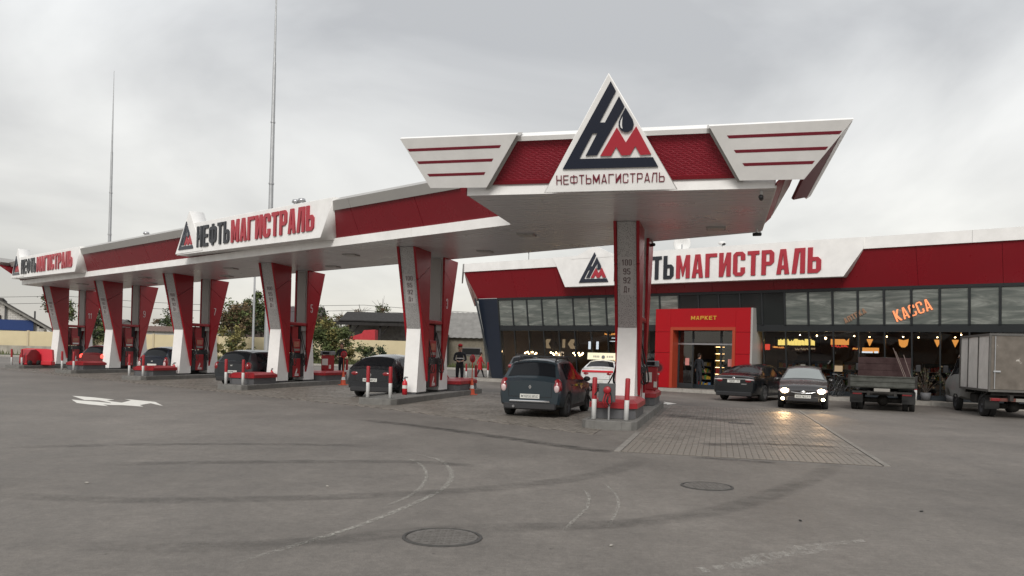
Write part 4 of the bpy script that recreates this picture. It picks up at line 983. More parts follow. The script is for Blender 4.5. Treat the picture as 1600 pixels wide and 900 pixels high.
# satellite dish, camera and antenna on the roof
p = bpt(12.9, -1.2, 7.05)
t = empty('satellite_dish', 'white satellite dish peeping over the shop roof beside the nearest column', 'dish', p, 20)
MB().tube([(0, 0, 0), (0, 0, .3)], .03).build('bracket', M['galv'], t)
MB().lathe([(.001, .1), (.25, .06), (.42, 0), (.43, .01), (.25, .08), (.001, .12)], (0, 0, .34), 'y', 20).build('reflector', M['white_paint'], t)
p = bpt(15.05, -1.25, 7.05); t = empty('dome_camera', 'pale dome camera on the shop roof edge above the letters', 'camera', p, 0)
MB().tube([(0, 0, 0), (0, 0, .12)], .03).build('stem', M['galv'], t); m = MB(); m.ell((0, 0, .2), (.2, .15, .1)); m.build('housing', M['white_paint'], t); m = MB(); m.ell((0.05, -.08, .15), (.09, .09, .07)); m.build('lens_dome', M['black_plastic'], t)
p = bpt(1.2, 1.5, 6.75); t = empty('roof_antenna', 'thin forked antenna on the shop roof, left of the sign', 'antenna', p, 0)
MB().tube([(0, 0, 0), (0, 0, 1.5)], .02, 6).build('mast', M['dark_gap'], t); MB().tube([(0, 0, 1.1), (-.35, 0, 1.75)], .014, 6).build('arm', M['dark_gap'], t)

# pavement in front of the shop
mb = MB(); mb.vprism([(p.x, p.y) for p in (bpt(-1.6, -1.6, 0), bpt(BLEN, -1.6, 0), bpt(BLEN, .4, 0), bpt(-1.6, .4, 0))], .0, .15)
pv = mb.build('shop_pavement', mat('pavement_concrete', (.20, .18, .155), .85, var=.2, vscale=2), kind='structure')
for i in range(44):
    a, b = -1.6 + i * 1.0, -1.6 + (i + 1) * 1.0 - .012
    mb = MB(); mb.vprism([(p.x, p.y) for p in (bpt(a, -1.74, 0), bpt(b, -1.74, 0), bpt(b, -1.602, 0), bpt(a, -1.602, 0))], 0, .165); mb.build('kerb_stone', M['conc_light'], pv)

# ------------------------------------------------------------------ inside the shop: lamps, lit signs, shelves
M['yellow_glow'] = emis('yellow_sign_glow', (1, .78, .22), 1.5); M['orange_glow'] = emis('orange_sign_glow', (1, .42, .10), 1.1)
M['red_glow'] = emis('red_sign_glow', (1, .08, .05), 1.0); M['neon'] = emis('neon_orange', (1, .30, .12), .74, (.3, .1, .05)); M['neon_dim'] = emis('neon_dim', (.75, .38, .2), .12, (.16, .11, .08))
M['bulb'] = emis('bulb', (1, .70, .38), 22); M['beige_glow'] = emis('beige_panel', (.8, .6, .38), .42)
def infront(name, loops, m, y, depth=.03, parent=None): return poly_obj(name, loops, depth, m, plane_m(bpt(0, y, 0), BU, -BV), parent)
def lit_sign(label, parts, name='lit_sign'):
    t = empty(name, label, 'lit sign', (0, 0, 0))
    for nm, loops, m, y in parts: infront(nm, loops, m, y, .03, t)
    return t
def rct(x0, z0, x1, z1): return [(x0, z0), (x1, z0), (x1, z1), (x0, z1)]
def blocks(x0, x1, z0, z1, n, seed):
    r = random.Random(seed); out = []; w = (x1 - x0) / n
    for i in range(n):
        a, b = x0 + i * w, x0 + (i + .9) * w; h1 = z1 - r.choice([0, 0, .07, .1]); m_ = (a + b) / 2
        out.append([(a, z0 + r.choice([0, .02])), (b, z0), (b, h1), (m_, z1 - r.choice([0, .05, .12])), (a, z1 - r.choice([0, .04]))])
    return out
lit_sign('glowing yellow sign strip behind the window right of the portal', [('glow_block', blocks(17.25, 19.0, 2.42, 2.72, 11, 3), M['yellow_glow'], .52), ('backing', [rct(17.1, 2.36, 19.2, 2.82)], M['dark_gap'], .56)])
lit_sign('small red glowing sign next to the portal edge', [('panel', [rct(16.62, 2.18, 16.86, 2.46)], M['red_glow'], .5)])
lit_sign('red framed notice strip under the yellow sign', [('panel', [rct(16.92, 2.22, 17.8, 2.44)], M['maroon'], .62), ('strokes', blocks(16.98, 17.55, 2.29, 2.37, 7, 8), M['orange_glow'], .58)])
lit_sign('grey red menu strip under the yellow sign', [('panel', [rct(17.85, 2.12, 19.25, 2.36)], mat('menu_panel', (.16, .08, .075), .5), .62), ('strokes', blocks(18.05, 19.0, 2.24, 2.31, 9, 5), M['beige_glow'], .58)])
lit_sign('glowing orange block sign behind the middle windows', [('glow_block', [[(19.72, 2.47), (20.52, 2.47), (20.52, 2.76), (20.4, 2.64), (20.33, 2.73), (19.72, 2.73)]], M['orange_glow'], .5), ('fringe', blocks(19.75, 20.5, 2.38, 2.46, 7, 9), M['red_glow'], .52)])
lit_sign('small red boxed counter sign near the flatbed truck', [('panel', [rct(20.62, 2.2, 21.0, 2.42)], M['maroon'], .55), ('strokes', blocks(20.69, 20.92, 2.27, 2.35, 3, 2), M['orange_glow'], .5)])
lit_sign('bright white edged menu board above the flatbed truck', [('panel', [rct(21.1, 2.14, 21.8, 2.36)], M['orange_glow'], .55), ('white_edge', [rct(21.1, 2.12, 21.55, 2.19), rct(21.62, 2.12, 21.78, 2.2)], M['screen'], .5)])
def shade_lamp(u, label, big=False):
    t = empty('pendant_lamp', label, 'lamp', bpt(u, .75, 0), BAZ, 'orange shield shaped pendant lamps')
    w, z0, z1 = (.20, 2.40, 2.76) if big else (.12, 2.44, 2.75)
    lp = [(-w, z1), (-w * .9, z1 - .06), (0, z0), (w * .9, z1 - .06), (w, z1)] if not big else [(-w, z1), (-w * .8, z0 + .1), (-.06, z0), (.06, z0), (w * .8, z0 + .1), (w, z1), (0, z1 - .05)]
    m = MB(); m.yprism(lp, -.05, .05); m.build('lamp_shade', M['orange_glow'], t)
    MB().tube([(0, 0, z1), (0, 0, 3.2)], .01, 6).build('cord', M['dark_gap'], t)
    m = MB(); m.ell((0, -.06, z1 + .10), (.035, .035, .02)); m.build('bulb', M['bulb'], t)
shade_lamp(22.75, 'largest orange shield lamp above the flatbed truck', True); shade_lamp(24.1, 'orange pointed lamp left of the pair beside the box truck'); shade_lamp(24.78, 'orange pointed lamp nearest the box truck'); shade_lamp(21.35, 'small yellowish lamp above the menu board')
for ui, (u, z, y, s) in enumerate(((18.95, 2.9, .9, .035), (19.35, 2.78, .9, .05), (20.55, 2.9, 1.2, .03), (22.0, 2.88, 1, .03), (23.3, 2.85, 1, .03), (17.95, 2.95, 1.5, .03), (24.95, 2.98, 1., .03))):
    t = empty('spot_lamp', 'x', 'lamp', bpt(u, y, 0), BAZ, 'small white ceiling spots in the shop'); t['label'] = 'tiny bright ceiling spot ' + ['above the right end of the yellow sign', 'right of the yellow sign, the largest spot', 'above the orange block sign', 'left of the largest shield lamp', 'right of the largest shield lamp', 'above the middle of the yellow sign', 'next to the box truck'][ui]
    MB().tube([(0, 0, z), (0, 0, 3.2)], .012, 6).build('stem', M['dark_gap'], t); m = MB(); m.ell((0, 0, z), (s, s, s)); m.build('bulb', M['bulb'], t)
for i, (u, w) in enumerate(((2.0, .42), (3.85, .34), (5.45, .32), (7.6, .42))):
    t = empty('chandelier', ['warm bulb cluster nearest the navy corner pier', 'warm bulb cluster second from the navy corner pier', 'warm bulb cluster in the middle of the cafe window', 'warm bulb cluster above the taxi, beside the nearest column'][i], 'lamp', bpt(u, .9, 0), BAZ, 'warm bulb clusters in the cafe window')
    m = MB(); 
    for j in range(7): 
        b_ = MB(); b_.ell((-w + 2 * w * j / 6, .05 * (j % 2), 1.74 + .07 * math.sin(j * 2.1 + i)), (.05, .05, .05)); b_.build('bulb', M['bulb'], t)
        m.tube([(-w + 2 * w * j / 6, .05 * (j % 2), 1.78), (0, 0, 2.5)], .008, 5)
    m.tube([(0, 0, 2.5), (0, 0, 3.2)], .012, 6); m.build('wires', M['dark_gap'], t)
lit_sign('pale chevron shapes on the cafe wall behind the glass', [('chevron', [[(3.05, 2.05), (3.35, 2.05), (3.18, 2.32), (3.35, 2.6), (3.05, 2.6), (2.85, 2.32)]], M['beige_glow'], 1.1), ('chevron', [[(4.8, 2.05), (5.15, 2.05), (4.95, 2.32), (5.15, 2.6), (4.8, 2.6), (4.58, 2.32)]], M['beige_glow'], 1.1), ('chevron', [[(4.2, 2.1), (4.38, 2.1), (4.38, 2.6), (4.2, 2.6)]], M['beige_glow'], 1.1)], 'wall_sign')
t = empty('toilet_sign', 'dim white WC letters on the cafe window beside the taxi', 'sign', (0, 0, 0))
lettering('letter', 'WC', 4.62, 1.55, 5.25, .30, .02, M['beige_glow'], plane_m(bpt(0, yt(1.7) - .02, 0), BU, -BV), t, .2, .25)
for u in (6.15, 6.68):
    t = empty('lit_screen', ('left' if u < 6.4 else 'right') + ' of two narrow pale screens behind the cafe window', 'screen', bpt(u, 1.0, 0), BAZ, 'narrow pale screens')
    MB().box((0, .03, 2.27), (.2, .04, .5)).build('case', M['black_plastic'], t); MB().box((0, 0, 2.27), (.15, .02, .44)).build('panel', M['screen'], t)
lit_sign('warm lit counter strip behind the nearest column', [('glow_block', blocks(7.15, 8.2, 2.86, 2.98, 4, 6), M['orange_glow'], 1.0), ('strip', [rct(7.3, 2.5, 8.3, 2.54), rct(7.5, 2.68, 8.4, 2.72)], M['screen'], 1.2)])
# big neon words in the upper windows
def neon(word, u0, z0, u1, z1, h, m, label, tk=.34):
    t = empty('neon_sign', label, 'lit sign', (0, 0, 0))
    zc = (z0 + z1) / 2
    ang = math.atan2(z1 - z0, u1 - u0); ln = math.hypot(u1 - u0, z1 - z0)
    nrm = (-BV + UP * -LEAN).normalized()
    mt = plane_m(bpt(u0, yt(z0) - .03, z0), BU, nrm) @ Matrix.Rotation(ang, 4, 'Z')
    lettering('letter', word, 0, 0, ln, h, .02, m, mt, t, tk, .25)
neon('КАССА', 22.76, 3.46, 24.16, 3.98, .50, M['neon'], 'orange glowing slanted word in the upper windows above the flatbed truck', .27)
neon('АПТЕКА', 20.66, 3.40, 21.55, 3.88, .24, M['neon_dim'], 'faint small glowing slanted word in the upper window left of the big one')
# shelves with goods
GOODS = [mat('goods_%d' % i, c, .5) for i, c in enumerate([(.5, .05, .04), (.6, .4, .05), (.1, .2, .4), (.5, .5, .45), (.1, .3, .1), (.35, .2, .1)])]
def shelf(u, y, w, h, label, lit=False, mode='shelf'):
    t = empty('display_shelf', label, 'shelf', bpt(u, y, .16), BAZ, 'shop shelves behind the glass')
    m = MB(); m.box((0, .2, h / 2), (w, .03, h)); m.box((-w / 2, 0, h / 2), (.03, .4, h)); m.box((w / 2, 0, h / 2), (.03, .4, h)); m.build('case', M['dark_clad'], t)
    n = max(2, int(h / .36)); gd = MB(); rr = random.Random(u)
    for i in range(n):
        z = .08 + i * (h - .1) / n
        s_ = MB(); s_.box((0, 0, z), (w - .04, .38, .025)); s_.build('board', M['steel'], t)
        if lit: s_ = MB(); s_.box((0, -.12, z + (h - .1) / n - .05), (w - .06, .03, .02)); s_.build('strip_lamp', M['lamp_warm'], t)
        x = -w / 2 + .06
        while x < w / 2 - .1:
            bw_, bh = rr.uniform(.06, .16), rr.uniform(.12, .24); gd.box((x + bw_ / 2, -.08, z + .0135 + bh / 2), (bw_, .16, bh), mi=rr.randrange(6)); x += bw_ + .015
    o = gd.build('goods', GOODS, t); o['kind'] = 'stuff'
shelf(13.98, 1.4, .55, 2.2, 'brightly lit narrow goods shelf seen through the open door', True)
shelf(12.9, 1.8, .9, 1.5, 'dim goods shelf behind the left door leaf')
for i, (u, l) in enumerate(((17.6, 'nearest the portal'), (19.1, 'behind the parked cars'), (20.6, 'left of the flatbed truck'), (24.0, 'behind the right bollard'), (26.4, 'behind the box truck'))):
    shelf(u, 1.6 + .3 * (i % 2), 1.35, 1.55, 'goods shelf in the shop window, ' + l)
for i, (u, zz) in enumerate(((18.6, 1.2), (20.1, 1.25))):
    t = empty('window_poster', ['grey paper notice on the window behind the black sedan', 'cream poster panel on the window behind the lit car'][i], 'poster', (0, 0, 0))
    infront('sheet', [rct(u, zz, u + (.22, .38)[i], zz + (.34, .5)[i])], mat('paper_%d' % i, (.36, .35, .32) if i == 0 else (.45, .33, .2), .7), yt(1.4) - .02, .01, t)

# ------------------------------------------------------------------ vehicles
def lerp_tab(tab, y):
    if y <= tab[0][0]: return tab[0][1:]
    for a, b in zip(tab[:-1], tab[1:]):
        if y <= b[0]:
            u = (y - a[0]) / (b[0] - a[0]) if b[0] > a[0] else 1
            return tuple(p + (q - p) * u for p, q in zip(a[1:], b[1:]))
    return tab[-1][1:]
class Car:
    """lofted car body: table rows are (y, top height, belt height, top half width)"""
    def __init__(s, L, W, tab, ra, rf, rw, zb=.2, mid=.6, taper=.10, tail=.07):
        s.L, s.W, s.tab, s.axles, s.rw, s.zb, s.mid = L, W, tab, (ra, rf), rw, zb, mid; s.taper, s.tail = taper, tail
    def row(s, y):
        def sm(k): 
            v = [lerp_tab(s.tab, min(max(y + d, s.tab[0][0]), s.tab[-1][0]))[k] for d in (-.10, -.05, 0, .05, .10)]; return sum(v) / 5
        zt, zbelt, wt = sm(0), sm(1), sm(2)
        e = abs(2 * y / s.L); pf = 1 - (s.taper if y > 0 else s.tail) * e ** 7
        W = s.W / 2 * pf; zb = s.zb + (.06 * max(0, (e - .85) / .15))
        ra_ = s.rw + .055; za = zb
        for ya in s.axles:
            d = abs(y - ya)
            if d < ra_: za = max(za, s.rw + math.sqrt(ra_ ** 2 - d * d))
        zmid = max(s.mid, za + .03); zs = max(zb + .09, za)
        wt = min(wt, W) * (1 if e < .9 else pf)
        zt5 = zbelt + (zt - zbelt) * .94
        gl = max(0, min(1, (zt - zbelt) / .35))
        wb = W * .965
        wtop = wb * .97 * (1 - gl) + wt * gl
        cr = .03 + .02 * gl
        return [(0, zb), (W - .27, zb), (W - .265, max(zb, za - .01)), (W * .955, zs), (W, zmid), (wb * 1.0, zbelt), (wtop, zt5), (wtop * .86, zt - .004), (wtop * .5, zt + cr * .75), (0, zt + cr)]
    def top(s, y, x):
        r = s.row(y); x = abs(x)
        for a, b in zip(r[5:-1], r[6:]):
            if b[0] <= x <= a[0]: u = (a[0] - x) / max(1e-5, a[0] - b[0]); return a[1] + (b[1] - a[1]) * u
        return r[-1][1]
    def side(s, y, u):
        r = s.row(y); a, b = r[5], r[6]; return a[0] + (b[0] - a[0]) * u, a[1] + (b[1] - a[1]) * u
    def low(s, y, z):
        r = s.row(y)
        for a, b in zip(r[3:5], r[4:6]):
            if a[1] <= z <= b[1]: return a[0] + (b[0] - a[0]) * (z - a[1]) / max(1e-5, b[1] - a[1])
        return r[4][0]
    def body(s, parent, paint, name='body'):
        n = int(s.L / .06); ys = [-s.L / 2 + s.L * i / n for i in range(n + 1)]
        rows = [s.row(y) for y in ys]; K = len(rows[0])
        def shrink(r, sx, dz): zc = (r[0][1] + r[-1][1]) / 2; return [(x * sx, z + (zc - z) * dz) for x, z in r]
        allr = [(ys[0] - .045, shrink(rows[0], .93, .10))] + list(zip(ys, rows)) + [(ys[-1] + .045, shrink(rows[-1], .9, .14))]
        vs = []; fs = []
        for y, r in allr:
            for x, z in r: vs.append((x, y, z))
            for x, z in r[1:-1]: vs.append((-x, y, z))
        C = 2 * K - 2
        def idx(i, k): return i * C + k
        ring = list(range(K)) + [K + k - 1 for k in range(K - 2, 0, -1)]
        N = len(allr)
        for i in range(N - 1):
            for k in range(C):
                a, b = ring[k], ring[(k + 1) % C]; fs.append((idx(i, a), idx(i, b), idx(i + 1, b), idx(i + 1, a)))
        fs.append(tuple(idx(0, k) for k in ring)); fs.append(tuple(idx(N - 1, k) for k in ring[::-1]))
        mb = MB(); mb.add(vs, fs, 0, True); me = mb.mesh(name, paint); me.set_sharp_from_angle(angle=R(32))
        o = bpy.data.objects.new(name, me); link(o, parent); return o
    def top_panel(s, name, parent, m, y0, y1, x0a, x1a, x0b, x1b, off=.008, n=6, k=8):
        vs = []
        for i in range(n + 1):
            u = i / n; y = y0 + (y1 - y0) * u; a, b = x0a + (x0b - x0a) * u, x1a + (x1b - x1a) * u
            for j in range(k + 1):
                x = a + (b - a) * j / k; z = s.top(y, x); dz = (s.top(y + .03, x) - s.top(y - .03, x)) / .06
                nv = Vector((0, -dz, 1)).normalized() * off; vs.append((x, y + nv.y, z + nv.z))
        fs = [(i * (k + 1) + j, i * (k + 1) + j + 1, (i + 1) * (k + 1) + j + 1, (i + 1) * (k + 1) + j) for i in range(n) for j in range(k)]
        mb = MB(); mb.add(vs, fs, 0, True); return mb.build(name, m, parent)
    def side_panel(s, name, parent, m, sx, yb0, yb1, yt0, yt1, u0=.10, u1=.90, off=.008):
        vs = []; n, k = 6, 4
        for i in range(k + 1):
            u = u0 + (u1 - u0) * i / k; t = i / k
            for j in range(n + 1):
                y = (yb0 + (yt0 - yb0) * t) * (1 - j / n) + (yb1 + (yt1 - yb1) * t) * j / n
                x, z = s.side(y, u); vs.append((sx * (x + off), y, z + off * .3))
        fs = [(i * (n + 1) + j, i * (n + 1) + j + 1, (i + 1) * (n + 1) + j + 1, (i + 1) * (n + 1) + j) for i in range(k) for j in range(n)]
        mb = MB(); mb.add(vs, fs, 0, True); return mb.build(name, m, parent)
    def seam(s, mb, sx, y, z0, z1, w=.012):
        p = [(z0 + (z1 - z0) * i / 6) for i in range(7)]
        for a, b in zip(p[:-1], p[1:]):
            xa, xb = s.low(y, a) + .004, s.low(y, b) + .004
            mb.quad((sx * xa, y - w / 2, a), (sx * xa, y + w / 2, a), (sx * xb, y + w / 2, b), (sx * xb, y - w / 2, b))
WHEELS = {}
def wheel(parent, x, y, r, w=.19, style='alloy'):
    key = (round(r, 3), w, style)
    if key not in WHEELS:
        t = MB(); t.lathe([(r * .62, -w / 2), (r * .93, -w / 2), (r, -w * .36), (r, w * .36), (r * .93, w / 2), (r * .62, w / 2)], axis='x', seg=24)
        q = MB(); q.lathe([(.001, w * .30), (r * .60, w * .30), (r * .63, w * .46), (r * .66, w * .46), (r * .66, -w * .4), (.001, -w * .4)], axis='x', seg=24)
        if style == 'alloy':
            for i in range(5):
                st = len(q.v); q.box((w * .38, 0, r * .32), (.03, r * .16, r * .56)); q.xf(Matrix.Rotation(i * 2 * PI / 5, 4, 'X'), st)
        q.lathe([(.001, w * .43), (r * .13, w * .42), (r * .15, w * .3)], axis='x', seg=12)
        WHEELS[key] = (t.mesh('tyre', M['tyre']), q.mesh('rim', M['rim'] if style == 'alloy' else M['rim_dark']))
    o = bpy.data.objects.new('wheel', WHEELS[key][0]); link(o, parent); o.location = (x, y, r)
    if x < 0: o.rotation_euler = (0, 0, PI)
    rim = bpy.data.objects.new('rim', WHEELS[key][1]); link(rim, o); return o
PAINT = {}
def paint(name, col, rough=.28, coat=.7):
    if name not in PAINT: PAINT[name] = mat(name, col, rough, .25, var=.10, vscale=2.5, coat=coat)
    return PAINT[name]
def plate(parent, y, z, txt, sy, x=0, w=.52, h=.112, m=None):
    p = MB().box((x, y, z), (w, .012, h)).build('number_plate', m or M['plate'], parent)
    if txt:
        mt = plane_m((x, y + sy * .0065, z - h * .32), (-sy, 0, 0), (0, sy, 0)); lettering('plate_text', txt, -w * .44, 0, w * .44, h * .62, .002, M['black_letter'], mt, p, .2, .25, True)
TABS = {
 # y, top, belt, top half width
 'hatch': [(-2.0, .93, .88, .76), (-1.92, 1.0, .93, .72), (-1.58, 1.44, .96, .60), (-1.1, 1.50, .95, .585), (-.2, 1.515, .93, .59), (.25, 1.45, .92, .585), (.98, 1.0, .91, .68), (1.15, .95, .90, .72), (1.75, .84, .82, .72), (1.98, .66, .64, .66)],
 'slopehatch': [(-2.15, .98, .92, .78), (-2.02, 1.06, .97, .74), (-1.45, 1.38, .98, .60), (-.8, 1.46, .97, .57), (-.1, 1.47, .94, .58), (.35, 1.40, .92, .58), (1.15, .98, .90, .70), (1.35, .93, .89, .74), (1.95, .80, .78, .74), (2.15, .62, .6, .66)],
 'sedan': [(-2.3, .98, .92, .80), (-2.2, 1.03, .95, .78), (-1.75, 1.06, .98, .74), (-1.6, 1.09, .98, .72), (-.95, 1.40, .97, .60), (-.4, 1.465, .96, .585), (.2, 1.46, .94, .59), (.55, 1.38, .93, .59), (1.25, .99, .91, .71), (1.4, .95, .90, .74), (2.1, .80, .78, .76), (2.3, .62, .60, .68)],
 'suv': [(-2.2, 1.06, 1.0, .80), (-2.12, 1.12, 1.04, .76), (-1.85, 1.52, 1.05, .64), (-1.3, 1.62, 1.04, .62), (-.2, 1.63, 1.02, .62), (.3, 1.55, 1.01, .62), (1.0, 1.12, 1.0, .72), (1.15, 1.07, .99, .76), (1.95, .95, .92, .76), (2.2, .74, .72, .7)],
}
SEAM = mat('panel_gap', (.006, .006, .006), .8)
def car(kind, label, cat, loc, az, L, W, pnt, name='parked_car', ra=None, rf=None, rw=.31, plate_r=None, plate_f=None, lights='off', tails='red', rails=False, style='alloy', tail_h=.30, group=None, brake=False, tint=None, scale_h=1.):
    base = TABS[kind]; k = L / (base[-1][0] - base[0][0])
    tab = [(y * k, zt * scale_h, zb * scale_h, w * W / 1.74) for y, zt, zb, w in base]
    ra = -L * .5 + .82 if ra is None else ra; rf = L * .5 - .82 if rf is None else rf
    c = Car(L, W, tab, ra, rf, rw)
    t = empty(name, label, cat, (loc[0], loc[1], 0), az, group)
    b = c.body(t, pnt)
    gl = M['car_glass']
    yk = lambda v: v * k
    # glass
    if kind == 'sedan':
        rwn = (-1.52, -1.0); fw = (1.2, .58); sw = [(-1.30, -.56, -.92, -.50), (-.50, .22, -.46, .24), (.28, 1.02, .28, .52)]
    elif kind == 'slopehatch':
        rwn = (-1.98, -1.45); fw = (1.1, .4); sw = [(-1.45, -.72, -1.2, -.62), (-.66, .12, -.6, .14), (.18, .95, .18, .40)]
    elif kind == 'suv':
        rwn = (-2.08, -1.87); fw = (.96, .34); sw = [(-1.72, -1.25, -1.6, -1.2), (-1.18, -.45, -1.14, -.42), (-.38, .82, -.36, .25)]
    else:
        rwn = (-1.88, -1.60); fw = (.93, .29); sw = [(-1.42, -.98, -1.3, -.94), (-.92, -.14, -.9, -.10), (-.08, .80, -.06, .24)]
    def wxt(y, mrg): return c.row(y)[6][0] - mrg
    y0, y1 = yk(rwn[0]), yk(rwn[1]); c.top_panel('rear_window', t, gl, y0, y1, -wxt(y0, .10), wxt(y0, .10), -wxt(y1, .07), wxt(y1, .07))
    y0, y1 = yk(fw[0]), yk(fw[1]); c.top_panel('windscreen', t, tint or gl, y0, y1, -wxt(y0, .07), wxt(y0, .07), -wxt(y1, .07), wxt(y1, .07), n=8)
    for sx in (-1, 1):
        for s_ in sw: c.side_panel('side_window', t, gl, sx, yk(s_[0]), yk(s_[1]), yk(s_[2]), yk(s_[3]))
        # mirror, handles, seams
        ym = yk(sw[-1][1]) - .05; xm, zm = c.side(ym, .05)
        m = MB(); m.ell((sx * (xm + .10), ym, zm + .06), (.10, .06, .075)); m.box((sx * (xm + .02), ym, zm + .02), (.10, .04, .03)); m.build('side_mirror', pnt if kind != 'hatch' else M['black_plastic'], t)
        sm_ = MB()
        for yv in (sw[0][1], sw[1][1], sw[-1][1] + .05): c.seam(sm_, sx, yk(yv), .34, c.row(yk(yv))[5][1] - .01)
        sm_.build('door_gap', SEAM, t)
        for yv in (sw[1][0], sw[2][0]):
            z = c.row(yk(yv))[5][1] - .10; x = c.low(yk(yv) + .1, z); MB().box((sx * (x + .012), yk(yv) + .14, z), (.03, .16, .03), ch=.008).build('door_handle', pnt, t)
        for ya in (ra, rf): wheel(t, sx * (W / 2 - .115), ya, rw, .20, style)
        m = MB(); x = c.low(0, .32); m.box((sx * (W / 2 * .955), 0, .27), (.04, rf - ra - 2 * rw - .16, .10)); m.build('sill_trim', M['black_plastic'], t)
    ye = -L / 2; rr = c.row(ye + .03); zb_ = rr[5][1]
    # rear: lamps, bumper, plate
    for sx in (-1, 1):
        m = MB()
        if kind in ('hatch', 'suv'):
            m.ell((sx * (rr[4][0] - .115), ye + .08, zb_ - tail_h / 2 + .10), (.125, .16, tail_h * .56), seg=14, rings=9)
        else:
            m.ell((sx * (rr[4][0] - .27), ye + .10, zb_ - .10), (.24, .175, .12), seg=14, rings=9)
        lo = m.build('tail_lamp', (emis('lit_brake_lamp', (1, .06, .04), 2.2, (.3, .01, .01)) if brake else M['tail']), t)
        if tails == 'clear':
            m = MB(); m.ell((sx * (rr[4][0] - .11), ye - .045, zb_ - tail_h / 2 + .07), (.072, .045, tail_h * .27), seg=12, rings=7); m.build('clear_lens', M['tail_clear'], lo)
        if tails == 'clear_high':
            m = MB(); m.ell((sx * (rr[4][0] - .22), ye - .03, zb_ - .065), (.19, .06, .032), seg=12, rings=7); m.build('clear_lens', M['tail_clear'], lo)
    m = MB(); m.box((0, ye - .035, .30), (W * .80, .10, .17), ch=.03); m.build('lower_bumper', M['black_plastic'], t)
    sm_ = MB(); w_ = rr[4][0] * .70
    for z in (zb_ - .36,): sm_.box((0, ye - .046, z), (2 * w_, .006, .012))
    for sx in (-1, 1): sm_.box((sx * w_, ye - .046, zb_ - .18), (.012, .006, .36))
    sm_.build('tailgate_gap', SEAM, t)
    # front: grille, lamps
    yf = L / 2; fr = c.row(yf - .03)
    m = MB(); m.box((0, yf + .03, .36), (W * .62, .06, .16), ch=.02); m.build('lower_grille', M['black_plastic'], t)
    for sx in (-1, 1):
        m = MB(); m.ell((sx * (fr[4][0] - .17), yf - .06, .64), (.21, .13, .085)); hl = m.build('headlight', M['tail_clear'], t)
        if lights == 'on':
            m = MB(); m.ell((sx * (fr[4][0] - .18), yf + .07, .64), (.125, .04, .085)); m.build('lit_lens', M['headlamp'], hl)
            m = MB(); m.ell((sx * (fr[4][0] - .12), yf + .05, .36), (.06, .03, .05)); m.build('fog_lamp', M['headlamp'], t)
            sp = bpy.data.lights.new('headlight_beam', 'SPOT'); sp.energy = 95; sp.color = (1, .60, .28); sp.spot_size = R(34); sp.spot_blend = .8; sp.shadow_soft_size = .08
            so_ = bpy.data.objects.new('headlight_beam', sp); link(so_, t); so_.location = (sx * (fr[4][0] - .17), yf + .13, .64); so_.rotation_euler = (R(90 - 9), 0, 0)
            so_.rotation_euler = Vector((0, 1, -.085)).to_track_quat('-Z', 'Y').to_euler()
    if plate_r: plate(t, ye - .052 if kind != 'hatch' else ye - .056, plate_r[1], plate_r[0], -1)
    if plate_f: plate(t, yf + .066, plate_f[1], plate_f[0], 1)
    if rails:
        for sx in (-1, 1):
            pts = [(sx * (c.row(y)[7][0] + .0), y, c.row(y)[7][1] + (.07 if 0 < i < 5 else .0)) for i, y in enumerate([yk(v) for v in (-1.42, -1.3, -.9, -.4, .0, .14)])]
            MB().tube(pts, .02, 6).build('roof_rail', M['black_plastic'], t)
    return t, c
M['headlamp'] = emis('lit_headlamp', (1, .76, .44), 16)
def heading(az): return axis(az), axis(az + 90)
# teal hatchback with filler hose, nearest car
t, c = car('hatch', 'dark teal hatchback with roof rails filling up on the lane left of the nearest island', 'car', Vector((.72, 21.5, 0)) + axis(16.5) * 1.24, 16.5, 4.02, 1.75, paint('teal_paint', (.017, .029, .038), .3), ra=-1.24, rf=1.35, rw=.315, plate_r=('М185ЕВ50', .56), tails='clear', rails=True, style='steel', tail_h=.40)
m = MB(); m.box((0, -2.075, .43), (1.10, .05, .05), ch=.015); m.build('chrome_strip', M['chrome'], t)
poly_obj('badge', [[(0, -.055), (.038, 0), (0, .055), (-.038, 0)], [(0, -.028), (-.018, 0), (0, .028), (.018, 0)]], .012, M['chrome'], plane_m((0, -2.049, .80), (1, 0, 0), (0, -1, 0)), t)
MB().tube([(-.42, -2.02, .30), (-.42, -2.13, .29)], .035).build('exhaust', M['steel'], t)
m = MB(); m.tube([(.45, -1.2, 1.55), (.45, -1.28, 1.78)], .008, 5); m.build('aerial', M['black_plastic'], t)
m = MB(); m.box((.40, -2.05, .735), (.22, .008, .02)); m.box((-.52, -2.05, .735), (.22, .008, .02)); m.build('lettering_strip', M['steel'], t)
m = MB()
for x, y, w in ((.885, -.35, .24), (.885, .35, .30)): m.box((x - .008, y, .84), (.012, w, .05))
m.build('door_sticker', mat('yellow_sticker', (.5, .36, .02), .5), t)
MB().tube([(-.60, -.95, 1.585), (.60, -.95, 1.585)], .02, 6).build('roof_bar', M['black_plastic'], t)
MB().tube([(-.60, -.1, 1.60), (.60, -.1, 1.60)], .02, 6).build('roof_bar', M['black_plastic'], t)
# dark hatch with round badge
t, c = car('slopehatch', 'black hatchback with round chrome badge, behind two bollards and an extinguisher', 'car', Vector((-4.62, 28.35, 0)) + axis(14.5) * 1.32, 14.5, 4.4, 1.82, paint('black_paint', (.013, .015, .019), .25), ra=-1.32, rf=1.35, rw=.33, plate_r=('М888МК50', .62))
poly_obj('badge', [[(.055 * math.cos(i * PI / 8), .055 * math.sin(i * PI / 8)) for i in range(16)], [(.038 * math.cos(i * PI / 8), .038 * math.sin(i * PI / 8)) for i in range(16)]], .012, M['chrome'], plane_m((0, -2.258, .79), (1, 0, 0), (0, -1, 0)), t)
